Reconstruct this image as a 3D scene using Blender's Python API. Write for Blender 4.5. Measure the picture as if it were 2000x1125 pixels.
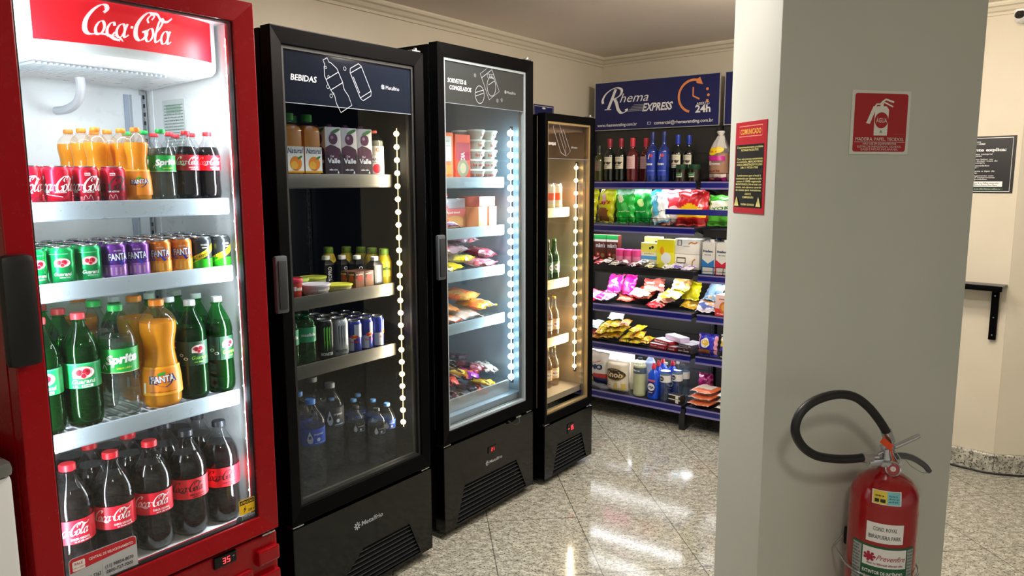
import bpy, bmesh, math, random
from mathutils import Vector, Matrix, Euler
from math import sin, cos, pi, radians as R, sqrt, atan2
random.seed(7)
SC = bpy.context.scene
COL = SC.collection
for o in list(bpy.data.objects):
    bpy.data.objects.remove(o)

# ---------------------------------------------------------------- camera, world, exposure
cd = bpy.data.cameras.new('camera'); cam = bpy.data.objects.new('camera', cd); COL.objects.link(cam)
cd.sensor_width = 36; cd.lens = 1475 * 36 / 2000; cd.clip_start = 0.05; cd.clip_end = 60
_p, _r = R(8.16), R(-0.16)
_f = Vector((0, cos(_p), -sin(_p))); _rt = Vector((1, 0, 0)); _up = Vector((0, sin(_p), cos(_p)))
_rt2 = _rt * cos(_r) + _up * sin(_r); _up2 = _up * cos(_r) - _rt * sin(_r)
cam.matrix_world = Matrix(((_rt2.x, _up2.x, -_f.x, 0), (_rt2.y, _up2.y, -_f.y, 0), (_rt2.z, _up2.z, -_f.z, 1.5), (0, 0, 0, 1)))
SC.camera = cam
SC.view_settings.view_transform = 'Standard'; SC.view_settings.look = 'None'
SC.view_settings.exposure = 0.30; SC.view_settings.gamma = 1.0; SC.view_settings.use_curve_mapping = False
wd = bpy.data.worlds.new('world'); SC.world = wd; wd.use_nodes = True
# night outside, with an added glow towards -y to brighten the ceiling
_nt = wd.node_tree; _bg = _nt.nodes['Background']; _bg.inputs[1].default_value = 1.0
_tc = _nt.nodes.new('ShaderNodeTexCoord'); _sp = _nt.nodes.new('ShaderNodeSeparateXYZ'); _mr = _nt.nodes.new('ShaderNodeMapRange'); _cr = _nt.nodes.new('ShaderNodeValToRGB')
_nt.links.new(_tc.outputs['Generated'], _sp.inputs[0]); _nt.links.new(_sp.outputs['Y'], _mr.inputs['Value'])
_mr.inputs['From Min'].default_value = .35; _mr.inputs['From Max'].default_value = -.85
_nt.links.new(_mr.outputs['Result'], _cr.inputs[0]); _nt.links.new(_cr.outputs[0], _bg.inputs[0])
_cr.color_ramp.elements[0].color = (.012, .018, .030, 1); _cr.color_ramp.elements[1].color = (.55, .52, .46, 1); _cr.color_ramp.elements[0].position = .25
SC.cycles.max_bounces = 8; SC.cycles.transparent_max_bounces = 24; SC.cycles.glossy_bounces = 4
SC.cycles.diffuse_bounces = 4; SC.cycles.transmission_bounces = 4; SC.cycles.sample_clamp_indirect = 4.0
SC.cycles.caustics_reflective = False; SC.cycles.caustics_refractive = False

# ---------------------------------------------------------------- local frames of the place (x along the front, y into the depth)
FR = {'red': (-1.082, 1.606, 54.0), 'drinks': (-0.716, 2.321, 54.0), 'frozen': (-0.283, 2.988, 53.5), 'slim': (0.157, 3.545, 53.5),
      'gondola': (1.089, 4.484, -37.1), 'pillar': (0.70, 2.0, 14.0), 'back': (0.64, 5.52, -44.21), 'left': (0.64, 5.52, 53.7), 'world': (0, 0, 0)}
def W(fr, u, d, z):
    x, y, t = FR[fr]; t = R(t)
    return Vector((x + u * cos(t) - d * sin(t), y + u * sin(t) + d * cos(t), z))
def FM(fr, u=0, d=0, z=0, rot=(0, 0, 0)):
    return Matrix.Translation(W(fr, u, d, z)) @ Matrix.Rotation(R(FR[fr][2]), 4, 'Z') @ Euler([R(a) for a in rot]).to_matrix().to_4x4()

# ---------------------------------------------------------------- materials
MATS = {}
def lin(c):
    return tuple((x / 12.92 if x <= .04045 else ((x + .055) / 1.055) ** 2.4) for x in c)
def hexc(h):
    return lin((int(h[0:2], 16) / 255, int(h[2:4], 16) / 255, int(h[4:6], 16) / 255))
def mat(h, rough=.45, metal=0., emis=0., coat=0., trans=0., spec=.5):
    """plain paint / plastic / paper from an sRGB hex colour, with a little noise in the gloss"""
    k = (h, rough, metal, emis, coat, trans, spec)
    if k in MATS: return MATS[k]
    m = bpy.data.materials.new('paint_' + h); m.use_nodes = True
    nt = m.node_tree; b = nt.nodes['Principled BSDF']; c = hexc(h)
    b.inputs['Base Color'].default_value = (*c, 1); b.inputs['Metallic'].default_value = metal
    b.inputs['Coat Weight'].default_value = coat; b.inputs['Specular IOR Level'].default_value = spec
    b.inputs['Coat Roughness'].default_value = .08
    if emis:
        b.inputs['Emission Color'].default_value = (*c, 1); b.inputs['Emission Strength'].default_value = emis
        b.inputs['Roughness'].default_value = rough
    else:
        n = nt.nodes.new('ShaderNodeTexNoise'); n.inputs['Scale'].default_value = 35
        tc = nt.nodes.new('ShaderNodeTexCoord'); nt.links.new(tc.outputs['Object'], n.inputs['Vector'])
        mr = nt.nodes.new('ShaderNodeMapRange'); nt.links.new(n.outputs['Fac'], mr.inputs['Value'])
        mr.inputs['To Min'].default_value = max(0, rough - .05); mr.inputs['To Max'].default_value = min(1, rough + .07)
        nt.links.new(mr.outputs['Result'], b.inputs['Roughness'])
    if trans:
        t = nt.nodes.new('ShaderNodeBsdfTranslucent'); t.inputs[0].default_value = (*c, 1)
        mx = nt.nodes.new('ShaderNodeMixShader'); mx.inputs[0].default_value = trans
        o = nt.nodes['Material Output']; nt.links.new(b.outputs[0], mx.inputs[1]); nt.links.new(t.outputs[0], mx.inputs[2]); nt.links.new(mx.outputs[0], o.inputs[0])
    MATS[k] = m; return m
def clear(name, tint, refl=1.0, rough=.03, diff=0.0, dcol=(1, 1, 1), ior=1.45):
    """thin see-through plastic or glass: tinted see-through plus a Fresnel mirror coat"""
    if name in MATS: return MATS[name]
    m = bpy.data.materials.new(name); m.use_nodes = True; nt = m.node_tree; nt.nodes.remove(nt.nodes['Principled BSDF'])
    o = nt.nodes['Material Output']
    t = nt.nodes.new('ShaderNodeBsdfTransparent'); t.inputs[0].default_value = (*tint, 1)
    g = nt.nodes.new('ShaderNodeBsdfGlossy'); g.inputs['Roughness'].default_value = rough; g.inputs[0].default_value = (refl, refl, refl, 1)
    lw = nt.nodes.new('ShaderNodeLayerWeight'); lw.inputs[0].default_value = .5   # Schlick, the same from both sides of the sheet
    pw = nt.nodes.new('ShaderNodeMath'); pw.operation = 'POWER'; pw.inputs[1].default_value = 5; nt.links.new(lw.outputs['Facing'], pw.inputs[0])
    fr = nt.nodes.new('ShaderNodeMath'); fr.operation = 'MULTIPLY_ADD'; fr.inputs[1].default_value = .96; fr.inputs[2].default_value = .04; nt.links.new(pw.outputs[0], fr.inputs[0])
    mx = nt.nodes.new('ShaderNodeMixShader'); nt.links.new(fr.outputs[0], mx.inputs[0])
    src = t
    if diff:
        d = nt.nodes.new('ShaderNodeBsdfDiffuse'); d.inputs[0].default_value = (*dcol, 1)
        m2 = nt.nodes.new('ShaderNodeMixShader'); m2.inputs[0].default_value = diff
        nt.links.new(t.outputs[0], m2.inputs[1]); nt.links.new(d.outputs[0], m2.inputs[2]); src = m2
    nt.links.new(src.outputs[0], mx.inputs[1]); nt.links.new(g.outputs[0], mx.inputs[2]); nt.links.new(mx.outputs[0], o.inputs[0])
    MATS[name] = m; return m
def noisy(name, c1, c2, scale, rough, bump=0.0, detail=4, metal=0.0, stretch=(1, 1, 1)):
    if name in MATS: return MATS[name]
    m = bpy.data.materials.new(name); m.use_nodes = True; nt = m.node_tree; b = nt.nodes['Principled BSDF']
    tc = nt.nodes.new('ShaderNodeTexCoord'); mp = nt.nodes.new('ShaderNodeMapping'); mp.inputs['Scale'].default_value = stretch
    n = nt.nodes.new('ShaderNodeTexNoise'); n.inputs['Scale'].default_value = scale; n.inputs['Detail'].default_value = detail
    nt.links.new(tc.outputs['Object'], mp.inputs[0]); nt.links.new(mp.outputs[0], n.inputs['Vector'])
    cr = nt.nodes.new('ShaderNodeValToRGB'); cr.color_ramp.elements[0].color = (*hexc(c1), 1); cr.color_ramp.elements[1].color = (*hexc(c2), 1)
    cr.color_ramp.elements[0].position = .3; cr.color_ramp.elements[1].position = .7
    nt.links.new(n.outputs['Fac'], cr.inputs[0]); nt.links.new(cr.outputs[0], b.inputs['Base Color'])
    b.inputs['Roughness'].default_value = rough; b.inputs['Metallic'].default_value = metal
    if bump:
        bp = nt.nodes.new('ShaderNodeBump'); bp.inputs['Strength'].default_value = bump; bp.inputs['Distance'].default_value = .002
        nt.links.new(n.outputs['Fac'], bp.inputs['Height']); nt.links.new(bp.outputs[0], b.inputs['Normal'])
    MATS[name] = m; return m
def granite(name, tiles=True, rough=.10):
    m = bpy.data.materials.new(name); m.use_nodes = True; nt = m.node_tree; b = nt.nodes['Principled BSDF']; L = nt.links
    tc = nt.nodes.new('ShaderNodeTexCoord')
    rm = nt.nodes.new('ShaderNodeMapping'); rm.inputs['Rotation'].default_value = (0, 0, R(0)); L.new(tc.outputs['Object'], rm.inputs[0])
    def noise(s, d, r=.6):
        n = nt.nodes.new('ShaderNodeTexNoise'); n.inputs['Scale'].default_value = s; n.inputs['Detail'].default_value = d; n.inputs['Roughness'].default_value = r
        mp = nt.nodes.new('ShaderNodeMapping'); mp.inputs['Scale'].default_value = (1, 1.5, 1); mp.inputs['Rotation'].default_value = (0, 0, .5); mp.inputs['Location'].default_value = (s, s * .3, 0)
        L.new(tc.outputs['Object'], mp.inputs[0]); L.new(mp.outputs[0], n.inputs['Vector']); return n
    def ramp(src, stops):
        r = nt.nodes.new('ShaderNodeValToRGB'); e = r.color_ramp.elements
        e[0].position, e[0].color = stops[0][0], (*hexc(stops[0][1]), 1); e[1].position, e[1].color = stops[-1][0], (*hexc(stops[-1][1]), 1)
        for p, c in stops[1:-1]:
            q = e.new(p); q.color = (*hexc(c), 1)
        L.new(src.outputs['Fac'], r.inputs[0]); return r
    base = ramp(noise(30, 5), [(.35, '8c8b7e'), (.5, 'afad9f'), (.65, 'cdcbbc')])
    dark = ramp(noise(105, 3, .6), [(.40, '000000'), (.46, 'ffffff')])
    mid = ramp(noise(55, 6, .8), [(.37, '35352f'), (.44, 'ffffff')])
    mx = nt.nodes.new('ShaderNodeMixRGB'); mx.blend_type = 'MULTIPLY'; mx.inputs[0].default_value = .80; L.new(base.outputs[0], mx.inputs[1]); L.new(dark.outputs[0], mx.inputs[2])
    m2 = nt.nodes.new('ShaderNodeMixRGB'); m2.blend_type = 'MULTIPLY'; m2.inputs[0].default_value = .7; L.new(mx.outputs[0], m2.inputs[1]); L.new(mid.outputs[0], m2.inputs[2])
    out = m2
    if tiles:
        # tile joints: a grid turned to the room
        mp = nt.nodes.new('ShaderNodeMapping'); mp.inputs['Rotation'].default_value = (0, 0, R(-8)); L.new(tc.outputs['Object'], mp.inputs[0])
        br = nt.nodes.new('ShaderNodeTexBrick'); br.offset = 0; br.inputs['Scale'].default_value = 1
        br.inputs['Color1'].default_value = (1, 1, 1, 1); br.inputs['Color2'].default_value = (1, 1, 1, 1); br.inputs['Mortar'].default_value = (.12, .11, .1, 1)
        br.inputs['Mortar Size'].default_value = .0022; br.inputs['Brick Width'].default_value = .40; br.inputs['Row Height'].default_value = .49; br.inputs['Mortar Smooth'].default_value = 0
        mp.inputs['Location'].default_value = TILE_LOC
        mp.inputs['Rotation'].default_value = (0, 0, R(TILE_ROT))
        L.new(mp.outputs[0], br.inputs['Vector'])
        m3 = nt.nodes.new('ShaderNodeMixRGB'); m3.blend_type = 'MULTIPLY'; m3.inputs[0].default_value = .75; L.new(m2.outputs[0], m3.inputs[1]); L.new(br.outputs['Color'], m3.inputs[2]); out = m3
    L.new(out.outputs[0], b.inputs['Base Color']); b.inputs['Roughness'].default_value = rough; b.inputs['Specular IOR Level'].default_value = .45
    return m
TILE_LOC = (-.285, 0.16, 0); TILE_ROT = 9.0

# ---------------------------------------------------------------- mesh builder
def srf_flat(x, y, e): return (x, -e, y)
def srf_cyl(r, z0=0, a0=0):
    def f(x, y, e):
        a = x / r + a0
        return ((r + e) * sin(a), -(r + e) * cos(a), z0 + y)
    return f
def cr_spline(pts, n=8, closed=False):
    P = [Vector(p) for p in pts]; out = []
    m = len(P)
    rng = range(m) if closed else range(m - 1)
    for i in rng:
        if closed: a, b, c, d = P[(i - 1) % m], P[i], P[(i + 1) % m], P[(i + 2) % m]
        else: a, b, c, d = P[max(i - 1, 0)], P[i], P[i + 1], P[min(i + 2, m - 1)]
        for k in range(n):
            t = k / n
            out.append(.5 * ((2 * b) + (c - a) * t + (2 * a - 5 * b + 4 * c - d) * t * t + (3 * b - a - 3 * c + d) * t ** 3))
    out.append(P[0].copy() if closed else P[-1].copy())
    return out
_TX = {}
def text_tris(s, bold, res=2):
    k = (s, bold)
    if k in _TX: return _TX[k]
    cu = bpy.data.curves.new('t', 'FONT'); cu.body = s; cu.size = 1; cu.offset = bold; cu.resolution_u = res; cu.fill_mode = 'FRONT'
    ob = bpy.data.objects.new('t', cu); me = bpy.data.meshes.new_from_object(ob)
    vs = [(v.co.x, v.co.y) for v in me.vertices]; fs = [tuple(p.vertices) for p in me.polygons]
    bpy.data.objects.remove(ob); bpy.data.curves.remove(cu); bpy.data.meshes.remove(me)
    w = max([v[0] for v in vs] or [0]); x0 = min([v[0] for v in vs] or [0])
    _TX[k] = (vs, fs, x0, w); return _TX[k]

class MB:
    def __init__(s): s.v = []; s.f = []; s.mi = []; s.mats = []; s.layer = 0; s.T = None
    def m(s, mt):
        if mt not in s.mats: s.mats.append(mt)
        return s.mats.index(mt)
    def add(s, vs, fs, mt):
        b = len(s.v); i = s.m(mt)
        if s.T is not None: vs = [tuple(s.T @ Vector(v)) for v in vs]
        s.v += [tuple(v) for v in vs]
        for f in fs: s.f.append(tuple(b + k for k in f)); s.mi.append(i)
        return s
    def box(s, x0, x1, y0, y1, z0, z1, mt):
        return s.add([(x0, y0, z0), (x1, y0, z0), (x1, y1, z0), (x0, y1, z0), (x0, y0, z1), (x1, y0, z1), (x1, y1, z1), (x0, y1, z1)],
                     [(0, 3, 2, 1), (4, 5, 6, 7), (0, 1, 5, 4), (1, 2, 6, 5), (2, 3, 7, 6), (3, 0, 4, 7)], mt)
    def bbox(s, x0, x1, y0, y1, z0, z1, mt, b=.004):
        """box with chamfered edges"""
        bm = bmesh.new(); bmesh.ops.create_cube(bm, size=1)
        for v in bm.verts: v.co = Vector(((x0 + x1) / 2 + v.co.x * (x1 - x0), (y0 + y1) / 2 + v.co.y * (y1 - y0), (z0 + z1) / 2 + v.co.z * (z1 - z0)))
        bmesh.ops.bevel(bm, geom=bm.edges[:], offset=min(b, .45 * min(x1 - x0, y1 - y0, z1 - z0)), segments=2, affect='EDGES', profile=.6)
        bm.verts.index_update(); s.add([v.co[:] for v in bm.verts], [[v.index for v in f.verts] for f in bm.faces], mt); bm.free(); return s
    def prism(s, pts, y0, y1, mt):
        """polygon in the xz plane pushed from y0 to y1"""
        n = len(pts); a = sum(pts[i][0] * pts[(i + 1) % n][1] - pts[(i + 1) % n][0] * pts[i][1] for i in range(n))
        if a < 0: pts = pts[::-1]
        vs = [(x, y0, z) for x, z in pts] + [(x, y1, z) for x, z in pts]
        return s.add(vs, [tuple(range(n)), tuple(range(2 * n - 1, n - 1, -1))] + [(i, i + n, (i + 1) % n + n, (i + 1) % n) for i in range(n)], mt)
    def zprism(s, pts, z0, z1, mt):
        n = len(pts); a = sum(pts[i][0] * pts[(i + 1) % n][1] - pts[(i + 1) % n][0] * pts[i][1] for i in range(n))
        if a < 0: pts = pts[::-1]
        vs = [(x, y, z0) for x, y in pts] + [(x, y, z1) for x, y in pts]
        return s.add(vs, [tuple(range(n))[::-1], tuple(range(n, 2 * n))] + [(i, (i + 1) % n, (i + 1) % n + n, i + n) for i in range(n)], mt)
    def lathe(s, prof, mt, n=28, mod=None, cx=0, cy=0, a0=0, a1=2 * pi, caps=True):
        full = abs(a1 - a0 - 2 * pi) < 1e-6; k = n if full else n + 1; vs = []
        for r, z in prof:
            for i in range(k):
                a = a0 + (a1 - a0) * i / n; q = r * (mod(z, a) if mod else 1)
                vs.append((cx + q * sin(a), cy - q * cos(a), z))
        fs = []
        for j in range(len(prof) - 1):
            for i in range(n):
                i2 = (i + 1) % k if full else i + 1
                fs.append((j * k + i, j * k + i2, (j + 1) * k + i2, (j + 1) * k + i))
        if full and caps:
            if prof[0][0] > 1e-5: fs.append(tuple(range(k))[::-1])
            if prof[-1][0] > 1e-5: fs.append(tuple((len(prof) - 1) * k + i for i in range(k)))
        return s.add(vs, fs, mt)
    def tube(s, pts, r, mt, n=10, closed=False, caps=True):
        P = [Vector(p) for p in pts]; m = len(P); vs = []; up = Vector((0.13, 0.21, 1)).normalized()
        rr = r if isinstance(r, (list, tuple)) else [r] * m
        N = None
        for i in range(m):
            if closed: t = P[(i + 1) % m] - P[i - 1]
            else: t = P[min(i + 1, m - 1)] - P[max(i - 1, 0)]
            t.normalize()
            if N is None: N = t.cross(up).normalized()
            N = (N - t * N.dot(t)).normalized(); B = t.cross(N)
            for k in range(n):
                a = 2 * pi * k / n; vs.append(P[i] + (N * cos(a) + B * sin(a)) * rr[i])
        fs = []
        for i in range(m if closed else m - 1):
            j = (i + 1) % m
            for k in range(n): fs.append((i * n + k, i * n + (k + 1) % n, j * n + (k + 1) % n, j * n + k))
        if not closed and caps: fs += [tuple(range(n))[::-1], tuple((m - 1) * n + k for k in range(n))]
        return s.add(vs, fs, mt)
    # decoration on a surface function S(x, y, lift)
    def _e(s, e):
        if e is None: s.layer += 1; return .0004 + s.layer * .00010
        return e
    def rect(s, S, x0, y0, x1, y1, mt, e=None, nx=1, ny=1):
        e = s._e(e); vs = [S(x0 + (x1 - x0) * i / nx, y0 + (y1 - y0) * j / ny, e) for j in range(ny + 1) for i in range(nx + 1)]
        return s.add(vs, [(j * (nx + 1) + i, j * (nx + 1) + i + 1, (j + 1) * (nx + 1) + i + 1, (j + 1) * (nx + 1) + i) for j in range(ny) for i in range(nx)], mt)
    def poly(s, S, pts, mt, e=None):
        e = s._e(e); n = len(pts); a = sum(pts[i][0] * pts[(i + 1) % n][1] - pts[(i + 1) % n][0] * pts[i][1] for i in range(n))
        if a < 0: pts = pts[::-1]
        return s.add([S(x, y, e) for x, y in pts], [tuple(range(n))], mt)
    def ell(s, S, cx, cy, rx, ry, mt, e=None, n=20, rings=2, rot=0):
        e = s._e(e); vs = [S(cx, cy, e)]; fs = []
        for k in range(1, rings + 1):
            for i in range(n):
                a = 2 * pi * i / n; x = rx * cos(a) * k / rings; y = ry * sin(a) * k / rings
                vs.append(S(cx + x * cos(rot) - y * sin(rot), cy + x * sin(rot) + y * cos(rot), e))
        for i in range(n):
            fs.append((0, 1 + i, 1 + (i + 1) % n))
            for k in range(rings - 1):
                a = 1 + k * n; b = a + n; fs.append((a + i, b + i, b + (i + 1) % n, a + (i + 1) % n))
        return s.add(vs, fs, mt)
    def rrect(s, S, x0, y0, x1, y1, r, mt, e=None):
        pts = []
        for cx, cy, a in ((x1 - r, y1 - r, 0), (x0 + r, y1 - r, 90), (x0 + r, y0 + r, 180), (x1 - r, y0 + r, 270)):
            for k in range(5): pts.append((cx + r * cos(R(a + k * 22.5)), cy + r * sin(R(a + k * 22.5))))
        return s.poly(S, pts, mt, e)
    def text(s, S, t, x, y, size, mt, e=None, align='c', bold=0.0, shear=0.0, rot=0.0, sx=1.0, width=None, res=2):
        e = s._e(e); vs, fs, x0, x1 = text_tris(t, bold, res); w = (x1 - x0)
        if width: sx = width / (w * size)
        ox = {'c': -(x0 + x1) / 2, 'l': -x0, 'r': -x1}[align]; out = []
        for a, b in vs:
            px = (a + ox) * size * sx + b * size * shear; py = b * size
            out.append(S(x + px * cos(rot) - py * sin(rot), y + px * sin(rot) + py * cos(rot), e))
        return s.add(out, fs, mt)
    def ribbon(s, S, pts, w, mt, e=None, pen=None, n=6, closed=False, smooth=True, taper=False):
        """brush stroke: w = width, pen = (thin width, nib angle) for a broad-nib look"""
        e = s._e(e); P = cr_spline([(x, y, 0) for x, y in pts], n, closed) if smooth else [Vector((x, y, 0)) for x, y in pts] + ([Vector((*pts[0], 0))] if closed else [])
        vs = []; m = len(P)
        for i in range(m):
            if closed: t = P[(i + 1) % (m - 1)] - P[(i - 1) % (m - 1)]
            else: t = P[min(i + 1, m - 1)] - P[max(i - 1, 0)]
            if t.length < 1e-9: t = Vector((1, 0, 0))
            t.normalize(); N = Vector((-t.y, t.x, 0)); q = w
            if pen: q = pen[0] + (w - pen[0]) * abs(sin(atan2(t.y, t.x) - pen[1])) ** 1.3
            if taper: q *= max(.12, sin(pi * min(max(i / (m - 1), .0), 1)) ** .5)
            for sg in (1, -1): p = P[i] + N * (q / 2 * sg); vs.append(S(p.x, p.y, e))
        return s.add(vs, [(2 * i, 2 * i + 1, 2 * i + 3, 2 * i + 2) for i in range(m - 1)], mt)
    def scribble(s, S, x0, x1, y, h, mt, seed=0, e=None):
        """a line of small print, too fine to read: word-length dashes broken into letters"""
        e = .0005 + s.layer * .00010 if e is None else e; rg = random.Random(seed * 97 + int(y * 1e4)); x = x0; vs = []; fs = []
        while x < x1 - h:
            for _ in range(rg.randint(2, 8)):
                wd_ = h * rg.uniform(.35, .6)
                if x + wd_ > x1: break
                yy = y + (h * .35 if rg.random() < .2 else 0); b = len(vs)
                vs += [S(x, y, e), S(x + wd_, y, e), S(x + wd_, yy + h * .72, e), S(x, yy + h * .72, e)]; fs.append((b, b + 1, b + 2, b + 3)); x += wd_ + h * .16
            x += h * .45
        return s.add(vs, fs, mt) if fs else s
    def obj(s, name, parent=None, smooth=True, ang=35, M=None, bevel=0):
        me = bpy.data.meshes.new(name); me.from_pydata(s.v, [], s.f)
        for mt in s.mats: me.materials.append(mt)
        me.polygons.foreach_set('material_index', s.mi); me.update()
        if smooth:
            me.polygons.foreach_set('use_smooth', [True] * len(me.polygons)); me.set_sharp_from_angle(angle=R(ang))
        o = bpy.data.objects.new(name, me); COL.objects.link(o)
        if parent: o.parent = parent
        if M is not None: o.matrix_world = M
        if bevel:
            b = o.modifiers.new('bevel', 'BEVEL'); b.width = bevel; b.segments = 2; b.limit_method = 'ANGLE'; b.angle_limit = R(40)
        return o

def tag(o, label=None, cat=None, group=None, kind=None):
    if label: o['label'] = label
    if cat: o['category'] = cat
    if group: o['group'] = group
    if kind: o['kind'] = kind
    return o
def empty(name, label, cat, M, group=None):
    o = bpy.data.objects.new(name, None); COL.objects.link(o); o.empty_display_size = .05; o.matrix_world = M
    return tag(o, label, cat, group)
def kids(o): return KID.get(o.name, [])
KID = {}
def reg(root, *parts):
    KID.setdefault(root.name, []).extend(parts); return root
def copy_tree(o, M, label, group=None):
    c = o.copy(); COL.objects.link(c); c.matrix_world = M; tag(c, label, None, group)
    for ch in o.children:
        k = ch.copy(); COL.objects.link(k); k.parent = c
        for g in ch.children:
            q = g.copy(); COL.objects.link(q); q.parent = k
    return c
def lamp(name, parent, M, energy, color, sx, sy, spread=180):
    l = bpy.data.lights.new(name, 'AREA'); l.shape = 'RECTANGLE'; l.size = sx; l.size_y = sy; l.energy = energy; l.color = color; l.spread = R(spread)
    o = bpy.data.objects.new(name, l); COL.objects.link(o); o.parent = parent; o.matrix_local = M
    return o
def aim(loc, d):
    """matrix whose -z looks along d"""
    d = Vector(d).normalized(); q = d.to_track_quat('-Z', 'Y'); return Matrix.Translation(Vector(loc)) @ q.to_matrix().to_4x4()

# ---------------------------------------------------------------- laying goods down so that they rest against each other
from mathutils.bvhtree import BVHTree
LAID = []
def _tree(o, off=Vector((0, 0, 0)), M=None):
    M = M or o.matrix_world; vs = [M @ v.co + off for v in o.data.vertices]
    return BVHTree.FromPolygons(vs, [tuple(p.vertices) for p in o.data.polygons]), [min(v[i] for v in vs) for i in range(3)], [max(v[i] for v in vs) for i in range(3)]
def lay(o, dirs=(), n=0):
    """move o step by step (up, or towards the back) until it is free of what was laid before, then remember it"""
    base = o.matrix_world.copy(); best = Vector((0, 0, 0))
    for d in (dirs or (Vector((0, 0, 0)),)):
        free = False
        for k in range(n + 1):
            off = d * k; t = _tree(o, off, base)
            near = [q for q in LAID if all(t[1][i] <= q[2][i] and t[2][i] >= q[1][i] for i in range(3))]
            if not any(t[0].overlap(q[0]) for q in near): free = True; break
        if free: best = off; break
    o.matrix_world = Matrix.Translation(best) @ base; LAID.append(_tree(o, best, base)); return o
def block(root):
    stack = [root]
    while stack:
        q = stack.pop(); stack += list(q.children)
        if q.type == 'MESH':
            M = Matrix(); c = q
            while c is not None: M = (c.matrix_world if c.parent is None else c.matrix_basis) @ M; c = c.parent
            LAID.append(_tree(q, M=M))
def fdir(fr, x, y, z): t = R(FR[fr][2]); return Vector((x * cos(t) - y * sin(t), x * sin(t) + y * cos(t), z))
# ---------------------------------------------------------------- shared finishes
TILE_LOC = (.145, .275, 0); TILE_ROT = -6.6
WHITE = mat('f2f2f0', .4); BLACK = mat('030304', .45, spec=.06); BLK_G = mat('030404', .10, coat=.42, spec=.15); BLK_M = mat('0d0e10', .55)
SILVER = mat('c9ccd0', .25, metal=1.0); DGREY = mat('2a2d31', .4, metal=.4); INK = mat('ffffff', .6); GREYINK = mat('aeb4bc', .6)
RED = mat('90040f', .25, coat=.18, spec=.25); CRED = mat('e0102a', .4); DRED = mat('8e0a14', .35)
LINER_W = mat('eef2f4', .28); LINER_K = mat('15171a', .4); LINER_S = mat('8f9fac', .35, metal=.3); LINER_C = mat('b9ab92', .35, metal=.3)
WALL = noisy('wall_cream_paint', 'd6cdb8', 'dcd4c0', 3, .7, .05); CEIL = noisy('ceiling_paint', 'ece0d6', 'f0e6dc', 2, .8)
PILL = noisy('pillar_paint', 'c2c6bb', 'c8cbc1', 3, .55, .06); TRIMP = mat('dcd3bd', .6)
GRAN = granite('granite_floor'); GRANB = granite('granite_skirting', False, .25)
DOORGLASS = clear('door_glass', (.95, .97, .98), .9, .01); TINTGLASS = clear('tinted_door_glass', (.80, .84, .88), .9, .01)
def led(h, s): return mat(h, .5, emis=s)

# ---------------------------------------------------------------- light of the place, with added fill lights
def ceiling_light(x, y, e, col, label, r_=.15):
    """surface-mounted drum: the glowing opal bowl is the lamp itself"""
    r = empty('ceiling_light', label, 'ceiling light', Matrix.Translation((x, y, 2.339)))
    b = MB(); b.lathe([(r_ * 1.08, 0), (r_ * 1.08, -.012), (r_ * .98, -.014), (.001, -.014)], WHITE, 32); b.obj('ceiling_plate', r)
    b = MB(); b.lathe([(r_ * .96, -.016), (r_, -.030), (r_ * .97, -.065), (r_ * .80, -.085), (.001, -.092)], led(col, e), 32, caps=False); b.obj('opal_bowl', r)
    return r
def downlight(x, y, e, col, label, r_=.15):
    """flush round panel: a white ring with a flat glowing disc that shines straight down"""
    r = empty('ceiling_light', label, 'ceiling light', Matrix.Translation((x, y, 2.339)))
    b = MB(); b.lathe([(r_, -.004), (r_ * 1.02, -.010), (r_ * 1.12, -.008), (r_ * 1.14, 0)], WHITE, 36, caps=False); b.obj('ceiling_ring', r)
    b = MB(); b.lathe([(.001, -.0041), (r_, -.004)], led(col, e), 36, caps=False); b.obj('light_disc', r)
    return r
downlight(.32, -.10, 62, 'fff3e4', 'flush round ceiling light above the entrance, nearest the camera')
downlight(-.04, 2.60, 120, 'fbf2ea', 'added flush ceiling light in front of the black freezer, brightening the pillar side')  # added light, brightens the narrow face of the pillar
ceiling_light(1.66, 2.85, 62, 'fff2e2', 'round opal ceiling light behind the pillar')
pg = empty('ceiling_fill_globe', 'added opal globe light hidden behind the pillar to brighten the ceiling', 'lamp', Matrix.Translation((1.10, 3.0, 2.225)))  # globe added out of view to brighten the ceiling
b = MB(); b.lathe([(.001, -.07), (.028, -.0645), (.05, -.05), (.064, -.027), (.07, 0), (.064, .027), (.05, .05), (.028, .0645), (.014, .068)], led('ffeedd', 150), 24, caps=False); b.obj('glass_globe', pg)
b = MB(); b.lathe([(.016, .066), (.018, .075), (.006, .080), (.006, .100), (.05, .104), (.05, .114)], SILVER, 20); b.obj('stem', pg)

# ---------------------------------------------------------------- room
def struct(o): o['kind'] = 'structure'; return o
plan = [(.64, 5.52), (-4.2, -1.07), (-4.2, -3), (5.2, -3), (5.2, 3.30), (2.48, 3.73)]
b = MB(); b.zprism(plan, -.05, 0, GRAN); struct(b.obj('floor', smooth=False))
b = MB(); b.zprism(plan, 2.34, 2.40, CEIL); struct(b.obj('ceiling', smooth=False))
b = MB(); b.box(-8.3, .02, 0, .1, 0, 2.34, WALL); struct(b.obj('wall_left', M=FM('left'), smooth=False))
b = MB(); b.box(-.02, 2.566, 0, .1, 0, 2.34, WALL); struct(b.obj('wall_back', M=FM('back'), smooth=False))
FR['right'] = (2.48, 3.73, -9.0)
b = MB(); b.box(0, 2.75, 0, .1, 0, 2.34, WALL); struct(b.obj('wall_right', M=FM('right'), smooth=False))
crown = [(0, 2.285), (-.012, 2.285), (-.016, 2.297), (-.030, 2.303), (-.042, 2.318), (-.058, 2.322), (-.064, 2.332), (-.064, 2.34), (0, 2.34)]
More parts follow.
